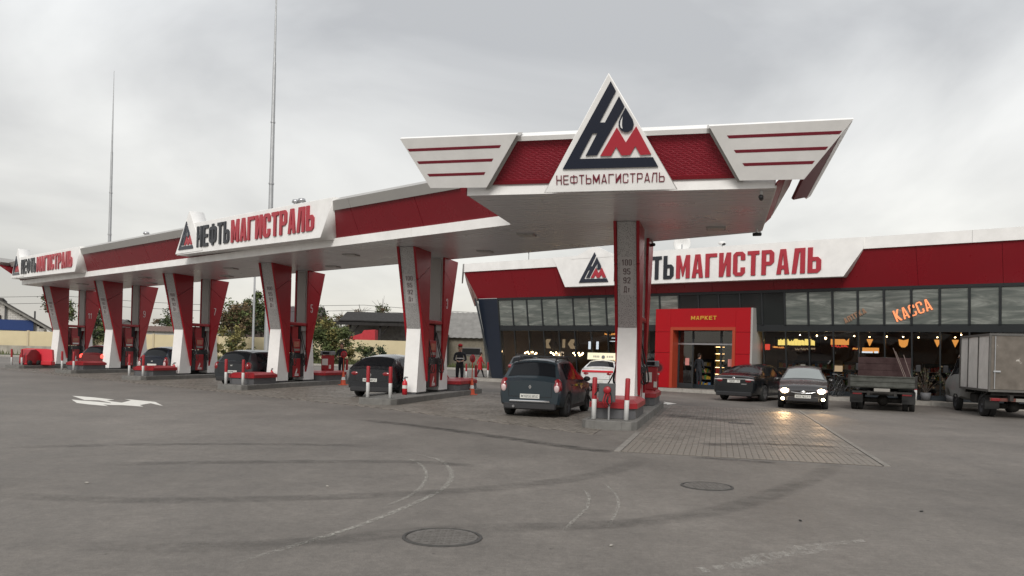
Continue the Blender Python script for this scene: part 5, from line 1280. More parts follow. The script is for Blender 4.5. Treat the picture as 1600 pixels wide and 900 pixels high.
# grey-black hatch at pump 5
t, c = car('hatch', 'dark grey hatchback right of the dark blue estate car', 'car', Vector((-11.38, 34.0, 0)) + axis(14.5) * 1.3, 14.5, 4.3, 1.80, paint('charcoal_paint', (.022, .025, .03), .3), ra=-1.3, rf=1.3, rw=.315, plate_r=('М208МК77', .60), tail_h=.34, scale_h=.98, group=None)
m = MB(); m.box((0, -2.205, .86), (.10, .012, .05), ch=.01); m.build('badge', M['chrome'], t)
# hatch at pump 7
t, c = car('hatch', 'dark blue estate car with tall red lamps', 'car', Vector((-17.45, 40.1, 0)) + axis(14.5) * 1.3, 14.5, 4.2, 1.76, paint('navy_paint', (.014, .02, .032), .28), ra=-1.28, rf=1.3, rw=.31, plate_r=('', .64), tail_h=.62, tails='clear')
m = MB(); m.box((0, -2.155, .82), (.10, .012, .05), ch=.01); m.build('badge', M['chrome'], t)
# red car with brake lights at pump 9
t, c = car('hatch', 'dark red hatchback with glowing brake lights at the far left of the canopy', 'car', Vector((-23.6, 46.0, 0)) + axis(14.5) * 1.3, 14.5, 4.1, 1.75, paint('wine_paint', (.13, .012, .014), .3), rw=.31, brake=True, tail_h=.26)
# taxi
t, c = car('sedan', 'white taxi with red stripe and cream roof sign by the cafe window', 'taxi', Vector((4.02, 37.4, 0)) + axis(15) * 2.2, 15, 4.3, 1.74, paint('taxi_white', (.72, .72, .72), .3), rw=.31, plate_r=('', .50))
m = MB(); m.box((0, -2.215, .94), (1.46, .03, .10), ch=.01); m.build('red_stripe', M['signal_red'], t)
m = MB(); m.xprism([(-.55, 1.49), (.05, 1.49), (-.05, 1.82), (-.45, 1.82)], -.78, .78); rs = m.build('roof_sign', mat('cream_sign', (.78, .72, .50), .4), t)
mt = plane_m((0, -.535, 1.62), (1, 0, 0), (0, -.95, .3))
poly_obj('sign_emblem', [[(.085 * math.cos(i * PI / 8), .085 * math.sin(i * PI / 8)) for i in range(16)]], .008, M['black_letter'], mt, rs)
m = MB(); [m.box((x, -.525, 1.64), (.05, .02, .09)) for x in (-.46, -.38, -.30, -.22, .2, .3, .38, .46)]; m.build('sign_print', mat('grey_print', (.35, .33, .28), .6), rs)
# suv far left of the cafe window
t, c = car('suv', 'dark silver estate with roof bars half hidden behind the teal hatchback', 'car', Vector((.62, 41.2, 0)) + axis(14) * 2.1, 14, 4.3, 1.78, paint('gunmetal_paint', (.05, .055, .06), .3), rw=.33, tail_h=.22, rails=True)
# black sedan in front of the portal
t, c = car('sedan', 'black sedan parked nose in before the entrance portal', 'car', Vector((9.5, 32.7, 0)) + axis(37) * 1.36, 37, 4.8, 1.83, paint('sedan_black', (.010, .012, .014), .22), ra=-1.36, rf=1.42, rw=.335, plate_r=('Х583РУ77', .80), tails='clear_high')
m = MB(); m.box((0, -2.452, .895), (1.35, .014, .035), ch=.006); m.build('chrome_strip', M['chrome'], t)
m = MB(); m.ell((0, -2.455, .935), (.065, .012, .042)); m.build('badge', M['chrome'], t)
m = MB(); m.box((.42, -2.452, .70), (.22, .01, .03)); m.build('model_strip', M['chrome'], t)
# car with headlights on
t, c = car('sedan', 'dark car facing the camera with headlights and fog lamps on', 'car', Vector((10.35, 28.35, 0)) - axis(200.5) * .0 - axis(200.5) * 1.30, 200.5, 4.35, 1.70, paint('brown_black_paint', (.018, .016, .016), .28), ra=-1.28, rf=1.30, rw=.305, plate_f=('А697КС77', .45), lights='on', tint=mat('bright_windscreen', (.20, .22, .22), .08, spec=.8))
m = MB(); m.tube([(-.42, 2.20, .60), (-.2, 2.24, .565), (0, 2.25, .56), (.2, 2.24, .565), (.42, 2.20, .60)], .018, 6); m.build('chrome_grille_bar', M['chrome'], t)
m = MB(); m.ell((0, 2.245, .60), (.08, .02, .045)); m.build('badge', M['chrome'], t)
m = MB(); m.box((0, 2.205, .53), (.86, .03, .10), ch=.02); m.build('upper_grille', M['black_plastic'], t)

# ------------------------------------------------------------------ trucks
def cab(t, L0, pnt, W=1.95, roofz=2.1):
    """small truck cab: lofted nose, windscreen and roof; rear of the cab at y = L0"""
    tab = [(-1.2, roofz, 1.25, .80), (-1.0, roofz + .02, 1.25, .80), (-.2, roofz, 1.24, .78), (.42, 1.34, 1.2, .84), (.55, 1.27, 1.18, .86), (1.05, 1.08, 1.04, .84), (1.2, .9, .88, .8)]
    c = Car(2.4, W, tab, -5, .62, .36, .42, .85, .12, .0)
    n = bpy.data.objects.new('cab', None)
    b = c.body(t, pnt, 'cab'); b.location = (0, L0 + 1.2, 0)
    c.top_panel('windscreen', b, M['car_glass'], .40, -.14, -.76, .76, -.70, .70)
    for sx in (-1, 1):
        c.side_panel('side_window', b, M['car_glass'], sx, -.85, .28, -.80, -.16, .12, .9)
        m = MB(); m.box((sx * (W / 2 + .14), .22, 1.5), (.18, .06, .28), ch=.02); m.tube([(sx * .9, .2, 1.4), (sx * (W / 2 + .12), .2, 1.45)], .015, 6); m.build('side_mirror', M['black_plastic'], b)
        m = MB(); m.ell((sx * .68, 1.15, .78), (.14, .07, .11)); m.build('headlight', M['tail_clear'], b)
    return b
M['bed_grey'] = mat('weathered_grey_boards', (.060, .063, .055), .75, var=.3, vscale=5)
M['chassis'] = mat('dirty_chassis', (.025, .023, .021), .85, var=.3, vscale=6)
M['brown_board'] = mat('dark_red_brown_board', (.036, .014, .014), .75, var=.25, vscale=3)
tl = Vector((13.2, 28.4, 0)) + axis(27) * 1.4
t = empty('flatbed_truck', 'shabby grey flatbed truck with dark red load board and leaning poles', 'truck', tl, 27)
m = MB()
for sx in (-1, 1): m.box((sx * .42, .2, .62), (.09, 5.2, .16))
for y in (-2.1, -1.2, 0, 1.2): m.box((0, y, .62), (.8, .08, .12))
m.tube([(-.8, -1.4, .36), (.8, -1.4, .36)], .09, 8); m.ell((0, -1.4, .36), (.2, .2, .2)); m.box((.62, -.1, .5), (.3, .7, .3), ch=.04); m.build('chassis', M['chassis'], t)
for sx in (-1, 1):
    for x in (.72, .93): wheel(t, sx * x, -1.4, .355, .18, 'steel')
    wheel(t, sx * .86, 1.75, .355, .19, 'steel')
    m = MB(); m.box((sx * .83, -1.95, .48), (.42, .03, .42)); m.build('mud_flap', M['rubber'], t)
    m = MB(); m.box((sx * .78, -2.33, .62), (.30, .05, .11), ch=.01); m.build('tail_lamp', M['tail'], t)
MB().box((0, -.55, .85), (2.06, 3.5, .08)).build('bed_floor', M['bed_grey'], t)
def dropside(x0, y0, x1, y1, name, z0=.84, h=.38):
    a, b = Vector((x0, y0, 0)), Vector((x1, y1, 0)); d = (b - a); ln = d.length; d.normalize(); s_ = Vector((d.y, -d.x, 0))
    m = MB(); pr = [(0, 0), (.03, 0), (.03, .06), (.012, .08), (.012, .16), (.03, .18), (.03, .24), (.012, .26), (.012, .32), (.035, .34), (.035, h), (0, h)]
    m.prism(pr, lambda p: tuple(a + s_ * p[0] + UP * (z0 + p[1])), lambda p: tuple(b + s_ * p[0] + UP * (z0 + p[1]))); return m.build(name, M['bed_grey'], t)
dropside(-1.05, -2.3, 1.05, -2.3, 'tailgate'); dropside(1.05, -2.3, 1.05, 1.2, 'side_board'); dropside(-1.05, 1.2, -1.05, -2.3, 'side_board')
for x in (-1.05, 1.05): MB().box((x, -2.3, 1.04), (.07, .08, .44)).build('corner_post', M['chassis'], t)
MB().box((0, -2.36, .66), (1.9, .06, .06)).build('rear_bar', M['chassis'], t)
plate(t, -2.35, .74, '', -1, 0, .5, .11, mat('dusty_plate', (.25, .24, .22), .7))
cab(t, 1.28, paint('cab_dark_green', (.03, .04, .04), .5, .2), 1.9, 1.84)
lo = empty('load_board', 'dark red brown board crate standing on the flatbed truck', 'crate', lane((0, 0, 0), 0, 0), 0)
lo.location = tl; lo.rotation_euler = (0, 0, -R(27))
for i in range(4): MB().box((0, -.9, 1.06 + i * .235), (1.72, .05, .225)).build('plank', M['brown_board'], lo)
for x in (-.8, 0, .8): MB().box((x, -.86, 1.36), (.07, .04, .95)).build('batten', M['brown_board'], lo)
MB().box((0, -.2, 1.32), (1.7, 1.25, .86)).build('crate_body', M['brown_board'], lo)
M['pole_wood'] = mat('weathered_pole', (.16, .12, .105), .8, var=.2)
for i, (x0, x1) in enumerate(((.28, .78), (.36, .84), (.62, .98))):
    pl = empty('pole', ['left', 'middle', 'right'][i] + 'most of the thin poles leaning on the flatbed truck load', 'pole', tl, 27, 'thin poles leaning on the flatbed load')
    MB().tube([(x1, -2.05, .92), (x0, -1.0, 2.22 - .12 * i)], .012, 6).build('rod', M['pole_wood'], pl)
# box truck
tb = Vector((15.62, 26.58, 0)) + axis(105.5) * .95 + axis(15.5) * 1.45
t = empty('box_truck', 'dirty white box truck with patched rust brown rear door', 'truck', tb, 15.5)
M['box_white'] = mat('dirty_white_box', (.64, .615, .58), .6, var=.16, vscale=2.2)
def patched():
    m, tr, p = new_mat('patched_rear_panel'); L = tr.links.new; p.inputs['Roughness'].default_value = .75
    tc = tr.nodes.new('ShaderNodeTexCoord'); n = tr.nodes.new('ShaderNodeTexNoise'); n.inputs['Scale'].default_value = 3.2; n.inputs['Detail'].default_value = 5; L(tc.outputs['Object'], n.inputs['Vector'])
    r = tr.nodes.new('ShaderNodeValToRGB'); e = r.color_ramp.elements; e[0].position = .3; e[0].color = (.10, .085, .07, 1); e[1].position = .70; e[1].color = (.50, .47, .43, 1); x = e.new(.66); x.color = (.15, .13, .11, 1)
    L(n.outputs['Fac'], r.inputs[0]); L(r.outputs[0], p.inputs['Base Color']); return m
M['patched'] = patched()
BX = 1.0; by0, by1, bz0, bz1 = -2.45, .95, .88, 2.68
MB().box((0, (by0 + by1) / 2, (bz0 + bz1) / 2), (2 * BX - .06, by1 - by0 - .06, bz1 - bz0 - .04)).build('box_core', M['chassis'], t)
ws = [by0 + .02, by0 + 1.22, by0 + 2.42, by1 - .02]
for sx in (-1, 1):
    for a, b in zip(ws[:-1], ws[1:]): MB().box((sx * (BX - .015), (a + b) / 2, (bz0 + bz1) / 2), (.03, b - a - .05, bz1 - bz0 - .06), ch=.008).build('side_sheet', M['box_white'], t)
MB().box((0, by0, (bz0 + bz1) / 2), (1.94, .045, bz1 - bz0 - .08), ch=.008).build('rear_door', M['patched'], t)
m = MB()
for z in (bz0, bz1): m.box((0, by0, z), (2 * BX + .05, .08, .07)); m.box((-BX, (by0 + by1) / 2, z), (.07, by1 - by0, .07)); m.box((BX, (by0 + by1) / 2, z), (.07, by1 - by0, .07))
for x in (-BX, BX): m.box((x, by0, (bz0 + bz1) / 2), (.06, .07, bz1 - bz0)); m.box((x, by1, (bz0 + bz1) / 2), (.06, .07, bz1 - bz0))
for x_ in (-BX, BX):
    for yy in ws[1:-1]: m.box((x_ + (.012 if x_ > 0 else -.012), yy, (bz0 + bz1) / 2), (.03, .035, bz1 - bz0 - .08))
m.build('box_frame', mat('grey_box_frame', (.10, .095, .088), .6, var=.2), t)
m = MB()
for sx in (-1, 1): m.box((sx * .42, 0, .66), (.1, 5.4, .18))
for y in (-2.3, -1.5, -.5, .6): m.box((0, y, .78), (1.8, .08, .1))
m.tube([(-.8, -1.45, .36), (.8, -1.45, .36)], .09, 8); m.ell((0, -1.45, .36), (.2, .2, .2)); m.box((-.62, .1, .55), (.34, .8, .32), ch=.04); m.build('chassis', M['chassis'], t)
MB().box((0, by0 - .02, .60), (1.95, .07, .10)).build('rear_bar', mat('rusty_red_bar', (.12, .04, .03), .8, var=.3, vscale=6), t)
m = MB(); m.tube([(-.95, by0 + .3, .84), (-.95, by0 + 1.0, .60), (-.9, by0 + 1.1, .84)], .025, 6); m.build('step_bracket', M['chassis'], t)
for z in (1.15, 1.78, 2.4): MB().box((.93, by0 - .035, z), (.16, .03, .06), ch=.008).build('hinge', M['galv'], t)
m = MB(); m.tube([(-.86, by0 - .05, bz0 + .06), (-.86, by0 - .05, bz1 - .06)], .015, 6); m.box((-.80, by0 - .055, 1.5), (.2, .03, .05)); m.build('lock_bar', M['galv'], t)
for sx in (-1, 1): MB().box((sx * .82, by0 - .06, .60), (.26, .03, .09), ch=.01).build('tail_lamp', M['tail'], t)
plate(t, by0 - .062, .60, '', -1, 0, .5, .1, mat('dusty_plate_b', (.22, .21, .19), .7))
for sx in (-1, 1):
    for x in (.66, .86): wheel(t, sx * x, -1.45, .36, .18, 'steel')
    wheel(t, sx * .85, 1.78, .36, .19, 'steel')
    m = MB(); m.box((sx * .78, -2.0, .50), (.42, .03, .45)); m.build('mud_flap', M['rubber'], t)
cab(t, 1.12, paint('dirty_white_cab', (.36, .36, .35), .5, .2), 1.95, 2.12)

# ------------------------------------------------------------------ bicycles
def bicycle(p, az, label):
    t = empty('bicycle', label, 'bicycle', p, az, 'bicycles parked by the shop window')
    for y in (-.52, .52):
        m = MB(); pts = [(0, y + .33 * math.cos(a * PI / 10), .34 + .33 * math.sin(a * PI / 10)) for a in range(21)]; m.tube(pts, .018, 6, cap=False); w = m.build('wheel', M['tyre'], t)
        m = MB(); [m.tube([(0, y, .34), (0, y + .32 * math.cos(a * PI / 6), .34 + .32 * math.sin(a * PI / 6))], .003, 3) for a in range(12)]; m.build('spokes', M['steel'], w)
    m = MB(); bb, st, hd, ra, fa = (0, -.08, .30), (0, -.22, .80), (0, .36, .82), (0, -.52, .34), (0, .52, .34)
    for a, b in ((bb, st), (st, hd), (bb, hd), (bb, ra), (st, ra), (hd, fa)): m.tube([a, b], .016, 6)
    m.build('frame', M['black_plastic'], t)
    MB().box((0, -.25, .88), (.14, .26, .06), ch=.02).build('saddle', M['rubber'], t)
    MB().tube([(-.28, .30, .98), (-.1, .40, .98), (0, .38, .9), (.1, .40, .98), (.28, .30, .98)], .013, 6).build('handlebar', M['steel'], t)
bp = bpt(20.3, -1.0, .15); bicycle(bp, 60, 'left of two dark bicycles between the lit car and the flatbed truck'); bp = bpt(20.9, -1.1, .15); bicycle(bp, 78, 'right of two dark bicycles, beside the flatbed truck')
for u, l in ((14.2, 0), (0, 0)): pass
bollard((-1.45, 49.3, .15), 'red and white bollard just left of the navy corner pier'); bollard((-2.9, 51.5, .0), 'red and white bollard behind the walking person in red')
b_ = bpt(10.75, -1.35, .15); bollard(b_, 'red and white bollard at the left foot of the entrance portal')
b_ = bpt(20.05, -1.45, .15); bollard(b_, 'red and white bollard between the lit car and the flatbed truck')
b_ = bpt(23.75, -1.45, .15); bollard(b_, 'red and white bollard between the two trucks')
# litter bin at the portal
b_ = bpt(10.35, -1.2, .15); t = empty('litter_bin', 'grey topped red bin beside the entrance portal', 'bin', b_, BAZ)
MB().box((0, 0, .45), (.36, .36, .8), ch=.02).build('body', M['red_paint'], t); MB().box((0, 0, 1.0), (.44, .4, .3), ch=.03).build('hood', mat('bin_grey', (.16, .16, .165), .5), t)

# ------------------------------------------------------------------ people
def person(label, loc, az, top, legs, pose, h=1.76, hat=None, hair=(.03, .02, .015), coat=False, tape=False, face=True):
    """one skinned body: joints are laid out, grown with a Skin modifier and baked"""
    V_ = []; E_ = []; Rr = []
    def v(p, r, par=None):
        V_.append(p); Rr.append(r); i = len(V_) - 1
        if par is not None: E_.append((par, i))
        return i
    pel = v((0, 0, .96), (.15, .11)); wa = v((0, .0, 1.10), (.135, .10), pel); ch = v((0, pose.get('lean', 0), 1.30), (.165, .115), wa); sh = v((0, pose.get('lean', 0) * 1.3, 1.43), (.12, .085), ch)
    nk = v((0, pose.get('lean', 0) * 1.5, 1.51), (.055, .055), sh); hl = pose.get('lean', 0) * 1.6
    h0 = v((0, hl + .015, 1.59), (.075, .085), nk); h1 = v((0, hl + .02, 1.67), (.078, .092), h0); h2 = v((0, hl + .005, 1.74), (.055, .065), h1)
    v((0, hl + .115, 1.625), (.014, .016), h0)     # nose
    hands = []
    for s in (-1, 1):
        hip = v((s * .09, 0, .90), (.095, .10), pel)
        fy, kz = pose['feet'][0 if s < 0 else 1]
        kn = v((s * .10, fy * .5 + .03, .50), (.062, .066), hip); an = v((s * .105, fy, .10 + kz), (.042, .045), kn); v((s * .115, fy + .17, .045 + kz), (.042, .032), an)
        ar = pose['arms'][0 if s < 0 else 1]
        so_ = v((s * .19, hl * .8, 1.41), (.062, .06), sh); el = v(ar[0], (.045, .045), so_); wr = v(ar[1], (.03, .028), el)
        d = (Vector(ar[1]) - Vector(ar[0])).normalized(); side = d.cross(Vector((0, 1, 0)) if abs(d.y) < .8 else Vector((0, 0, 1))).normalized()
        pm = Vector(ar[1]) + d * .07; pmi = v(tuple(pm), (.036, .018), wr); hands.append(pm)
        for j, (o_, ln) in enumerate(((-.027, .065), (-.009, .078), (.009, .074), (.027, .058))):
            a = pm + side * o_ + d * .035; i1 = v(tuple(a), (.0095, .0095), pmi); i2 = v(tuple(a + d * ln * .55 + Vector((0, .008, 0))), (.0085, .0085), i1); v(tuple(a + d * ln + Vector((0, .026, 0))), (.0075, .0075), i2)
        th = v(tuple(pm - side * .035 + Vector((0, .02, 0)) - d * .02), (.011, .011), pmi); v(tuple(pm - side * .045 + Vector((0, .035, 0)) + d * .03), (.0095, .0095), th)
    me = bpy.data.meshes.new('skin'); me.from_pydata(V_, E_, []); ob = bpy.data.objects.new('tmp_person', me); COL.objects.link(ob)
    sk = ob.modifiers.new('s', 'SKIN'); sk.use_smooth_shade = True
    for i, r in enumerate(Rr): me.skin_vertices[0].data[i].radius = r
    me.skin_vertices[0].data[0].use_root = True
    ss = ob.modifiers.new('ss', 'SUBSURF'); ss.levels = 2; ss.render_levels = 2
    dg = bpy.context.evaluated_depsgraph_get(); dg.update(); bm_ = bpy.data.meshes.new_from_object(ob.evaluated_get(dg)); bpy.data.objects.remove(ob)
    bm_.name = 'person'; bm_.materials.clear()
    for m in (top, legs, M['skin'], M['shoe']): bm_.materials.append(m)
    zc = .62 if coat else .93
    for p in bm_.polygons:
        c = p.center; i = 0
        if c.z > 1.50: i = 2
        elif any((c - hnd).length < .14 and c.z < 1.5 for hnd in hands) and min((c - Vector(pose['arms'][a][1])).length for a in (0, 1)) < .19: i = 2
        elif c.z < .09: i = 3
        elif c.z < zc and abs(c.x) < .24: i = 1
        p.material_index = i; p.use_smooth = True
    t = bpy.data.objects.new('person', bm_); COL.objects.link(t); t.location = loc; t.rotation_euler = (0, 0, -R(az)); s_ = h / 1.80; t.scale = (s_,) * 3; tag(t, label, 'person')
    m = MB(); m.ell((0, hl - .012, 1.72), (.088, .102, .085)); m.ell((0, hl - .055, 1.65), (.082, .062, .10))
    m.build('hair', mat('hair', hair, .8), t)
    if hat: m = MB(); m.ell((0, hl + .0, 1.765), (.098, .112, .07)); m.box((0, hl + .13, 1.745), (.14, .10, .014)); m.build('cap', hat, t)
    m = MB(); [m.ell((s * .032, hl + .097, 1.668), (.012, .008, .008)) for s in (-1, 1)]; m.box((0, hl + .098, 1.582), (.045, .012, .01)); m.build('face_features', mat('face_dark', (.08, .03, .025), .6), t)
    m = MB(); [m.ell((s * .083, hl + .005, 1.645), (.014, .022, .034)) for s in (-1, 1)]; m.build('ear', M['skin'], t)
    if tape:
        for z in (1.08, 1.2): m = MB(); m.lathe([(.999, 0), (1.0, .045)], (0, 0, 0), 'z', 20); m.v = [(x * .185, y * .142, zz + z) for x, y, zz in m.v]; m.build('reflective_band', M['reflective'], t)
    if coat: m = MB(); m.lathe([(1.28, .60), (1.2, .8), (1.05, 1.0), (.98, 1.06)], seg=20); m.v = [(x * .165, y * .13, z) for x, y, z in m.v]; m.build('coat_skirt', top, t)
    return t
STAND = {'feet': [(.02, 0), (-.02, 0)], 'arms': [((-.27, -.02, 1.14), (-.28, .10, .92)), ((.27, -.02, 1.14), (.27, .10, .92))]}
WORK = {'feet': [(.05, 0), (-.05, 0)], 'arms': [((-.25, .06, 1.16), (-.10, .30, 1.12)), ((.25, .06, 1.16), (.10, .30, 1.10))], 'lean': .03}
WALK = {'feet': [(.30, 0), (-.30, .05)], 'arms': [((-.25, -.12, 1.15), (-.24, -.16, .92)), ((.25, .12, 1.15), (.20, .26, 1.00))], 'lean': .03}
p = on(1, -.36, 9.25, .2); person('attendant in dark workwear with reflective bands and red cap near the orange cone', (p.x, p.y, .2), 175, M['cloth_black'], M['cloth_black'], WORK, 1.78, M['cloth_red'], tape=True)
p = on(2, .1, 8.55, .64); p = on(2, .05, 9.25, .2); person('person in dark jacket standing behind the red cabinet with the dark windows', (p.x, p.y, .2), 190, M['cloth_black'], M['cloth_black'], WORK, 1.78)
person('walking person in a red coat near the left shop corner', (-2.05, 52.0, 0), 75, M['cloth_red'], M['cloth_black'], WALK, 1.72, coat=True)
p = bpt(13.35, .15, .16); person('dark clothed person standing in the open market doorway', (p.x, p.y, .16), BAZ + 10, M['cloth_black'], M['cloth_black'], STAND, 1.8)

# ------------------------------------------------------------------ masts, lamp post, wires
def mast(x, y, h, r, label):
    t = empty('lightning_mast', label, 'mast', (x, y, 0), 0, 'tall lightning masts')
    n = 5; zs = [h * .72 * i / n for i in range(n + 1)]
    for i in range(n): MB().tube([(0, 0, zs[i]), (0, 0, zs[i + 1])], [r * (1 - .5 * i / n), r * (1 - .5 * (i + 1) / n)], 10).build('pole_section', M['galv'], t); MB().lathe([(r * (1 - .5 * i / n) * 1.3, -.05), (r * (1 - .5 * i / n) * 1.3, .05)], (0, 0, zs[i] + .1), seg=10).build('flange', M['steel'], t)
    MB().tube([(0, 0, h * .72), (0, 0, h)], [r * .42, r * .10], 8).build('spike', M['galv'], t)
mast(-38.0, 75, 27.2, .20, 'thinner left lightning mast rising behind the far canopy end')
mast(-19.0, 62, 33, .24, 'taller right lightning mast reaching past the top of the picture')
t = empty('lamp_post', 'plain grey lamp post standing left of the dark grey hatchback', 'lamp post', (-24.3, 75, 0))
MB().tube([(0, 0, 0), (0, 0, 11)], [.12, .07], 10).build('pole', M['galv'], t); MB().tube([(0, 0, 10.9), (.3, -.4, 11.5), (.9, -1.0, 11.7)], .04, 8).build('arm', M['galv'], t); MB().box((1.2, -1.3, 11.7), (.5, .3, .1), rz=-.8, ch=.02).build('lamp_head', M['grey_band'], t)
for i, (z0, z1) in enumerate(((8.6, 8.2), (7.4, 7.6))):
    w = empty('overhead_wire', ['upper', 'lower'][i] + ' thin overhead wire running behind the canopy columns', 'wire', (0, 0, 0), 0, 'overhead wires')
    MB().tube([(-110 + 11 * k, 118, z0 + (z1 - z0) * k / 11 - .7 * math.sin(PI * ((k % 4) / 4))) for k in range(12)], .028, 4).build('cable', M['dark_gap'], w)

# ------------------------------------------------------------------ far side of the yard: kerb, verge, wall, sheds
flat('far_road', [(-140, 62), (5, 56), (5, 82), (-140, 92)], M['asphalt'], .004)
M['grass'] = mat('rough_grass', (.055, .068, .028), .95, var=.4, vscale=.5)
mb = MB(); mb.vprism([(-140, 92), (0, 79), (0, 102), (-140, 110)], .0, .10); mb.build('verge', M['grass'], kind='structure')
pv2 = MB(); pv2.vprism([(-140, 90.6), (0, 77.4), (0, 79), (-140, 92)], 0, .16); pv2 = pv2.build('far_pavement', M['conc_light'], kind='structure')
def blade_mass(name, area, n, hgt, m, wd=.05):
    rr = random.Random(len(name) + n); vs = []; fs = []
    for i in range(n):
        x, y = area(rr); a = rr.uniform(0, PI); h = hgt * rr.uniform(.4, 1.2); w = wd * rr.uniform(.6, 1.3); lx, ly = rr.uniform(-.3, .3) * h, rr.uniform(-.3, .3) * h
        b = len(vs); vs += [(x - math.cos(a) * w, y - math.sin(a) * w, .08), (x + math.cos(a) * w, y + math.sin(a) * w, .08), (x + lx, y + ly, .08 + h)]; fs.append((b, b + 1, b + 2))
    mb = MB(); mb.add(vs, fs); o = mb.build(name, m); o['kind'] = 'stuff'; return o
M['blade'] = mat('grass_blade', (.08, .09, .035), .9, island=.4)
M['leaf_green'] = mat('leaf_green', (.085, .108, .036), .8, island=.55); M['leaf_dark'] = mat('leaf_dark', (.042, .060, .028), .8, island=.5); M['leaf_brown'] = mat('leaf_brown', (.125, .085, .045), .85, island=.5); M['leaf_yellow'] = mat('leaf_yellow', (.17, .15, .05), .85, island=.45)
M['bark'] = mat('bark', (.07, .055, .045), .95, var=.3, vscale=6)
def va(r):
    x = r.uniform(-48, -2) if r.random() > .06 else r.uniform(-75, -48); f = (x + 140) / 140; return x, (92 - 13 * f) + r.random() * 16
blade_mass('verge_grass', va, 9000, .55, M['blade'], .07)
M['low_wall'] = mat('stained_concrete', (.36, .33, .28), .9, var=.35, vscale=.9)
def fence_wall():
    t = empty('boundary_wall', 'long cream painted boundary wall behind the petrol station', 'wall', (0, 0, 0))
    x = -140; i = 0
    while x < -3:
        f = (x + 140) / 137; y = 104.5 - 9 * f
        m = MB(); m.box((x + 1.98, y, 1.52), (3.95, .18, 2.75)); m.build('wall_panel', M['cream_wall'], t)
        if i % 2 == 0: MB().box((x, y - .06, 1.55), (.22, .26, 2.9)).build('post', M['cream_post'], t)
        x += 4; i += 1
    for k in range(34): 
        x0 = -140 + 4 * k; f = (x0 + 140) / 137; MB().box((x0 + 1.98, 104.45 - 9 * f, .1), (3.98, .3, .45)).build('footing', M['kerb'], t)
M['cream_post'] = mat('cream_post', (.52, .44, .30), .85)
fence_wall()
t = empty('low_wall', 'low stained concrete wall at the foot of the cream wall', 'wall', (0, 0, 0))
for k in range(27): MB().box((-140 + 3.6 * k + 1.79, 101.6 - .066 * 3.6 * k, .55), (3.56, .3, 1.1)).build('segment', M['low_wall'], t)
def gable_house():
    t = empty('block_house', 'white block gable house with blue banner behind the far left wall', 'building', (-71.6, 110, 0), -30)
    MB().box((-3, 5, 1.7), (19, 9.8, 3.4)).build('wall_core', mat('mortar_grey', (.22, .21, .2), .9), t)
    mb = MB(); mb.yprism([(-12.5, 3.4), (6.5, 3.4), (1.2, 7.0), (-4, 7.0)], .35, 9.5); mb.build('gable_core', mat('gable_grey', (.2, .19, .18), .9), t)
    bm_ = mat('white_block', (.60, .575, .54), .85, island=.16); bk = MB().box((0, 0, 0), (.56, .3, .26)).mesh('block', bm_); n = 0
    for r in range(16):
        z = 3.1 + r * .275
        for c in range(22):
            x = -4.6 + c * .585 + (.29 if r % 2 else 0)
            lim = 3.4 + (6.5 - x) * 3.6 / 5.3
            if z + .15 > min(lim, 6.9) or x > 6.3 or n >= 300: continue
            o = bpy.data.objects.new('block', bk); link(o, t); o.location = (x, .0 - random.uniform(0, .02) + .05, z); n += 1
    for (a, b) in (((.7, 7.5), (8.0, 3.05)), ((1.3, 7.5), (-8, 7.8))):
        d = Vector((b[0] - a[0], 0, b[1] - a[1])); m = MB(); m.yprism([a, b, (b[0], b[1] - .22), (a[0], a[1] - .22)], -1.0, 10.5); m.build('roof', mat('slate_roof', (.07, .065, .062), .85, var=.2, vscale=1), t)
    MB().box((4.35, -1.0, 5.15), (0.05, .1, .1)).build('bracket', M['galv'], t)
    m = MB(); m.yprism([(.9, 7.25), (8.0, 2.85), (8.0, 2.5), (.9, 6.85)], -.95, -.8); m.build('bargeboard', mat('weathered_board', (.24, .23, .21), .85, var=.2), t)
    MB().box((-1.0, -.30, 3.85), (11.8, .08, 1.45)).build('banner', mat('blue_banner', (.012, .04, .16), .6), t)
    MB().box((5.05, -.2, 4.3), (.22, .25, 3.2)).build('post', mat('dark_post', (.06, .06, .06), .8), t); MB().box((1.55, -.2, 5.6), (.22, .25, 2.2)).build('post', mat('dark_post2', (.08, .08, .08), .8), t)
    for x in (-.2, .7): MB().box((x, -.2, 4.85), (.7, .1, .6)).build('window', M['car_glass'], t)
gable_house()
def simple_house(name, label, x, y, w, d, h, rh, wall, roof, win=True, az=0):
    t = empty(name, label, 'building', (x, y, 0), az)
    MB().box((0, d / 2, h / 2), (w, d, h)).build('wall', wall, t)
    rb = MB(); n = int(w / .5) * 2; lo, hi = [], []
    for i in range(n + 1):
        xx = -w / 2 - .3 + (w + .6) * i / n; dz = .05 * (i % 2); lo.append((xx, -.5, h - .1 + dz)); hi.append((xx, d / 2, h + rh + dz))
    bk = [(p[0], d + .5, p[2]) for p in lo]; vs = lo + hi + bk; N = n + 1
    rb.add(vs, [(i, i + 1, N + i + 1, N + i) for i in range(n)] + [(N + i, N + i + 1, 2 * N + i + 1, 2 * N + i) for i in range(n)]); rb.build('roof', roof, t)
    rb = MB(); [rb.xprism([(0, h - .002), (d, h - .002), (d / 2, h + rh - .1)], s * w / 2 - .05, s * w / 2 + .05) for s in (-1, 1)]; rb.build('gable', wall, t)
    if win:
        f = MB().box((.3, -.04, h * .55), (w * .42, .08, h * .26)).build('window', mat('dull_frame', (.16, .15, .14), .8), t); MB().box((.3, -.09, h * .55), (w * .36, .03, h * .19)).build('pane', M['car_glass'], f)
    return t
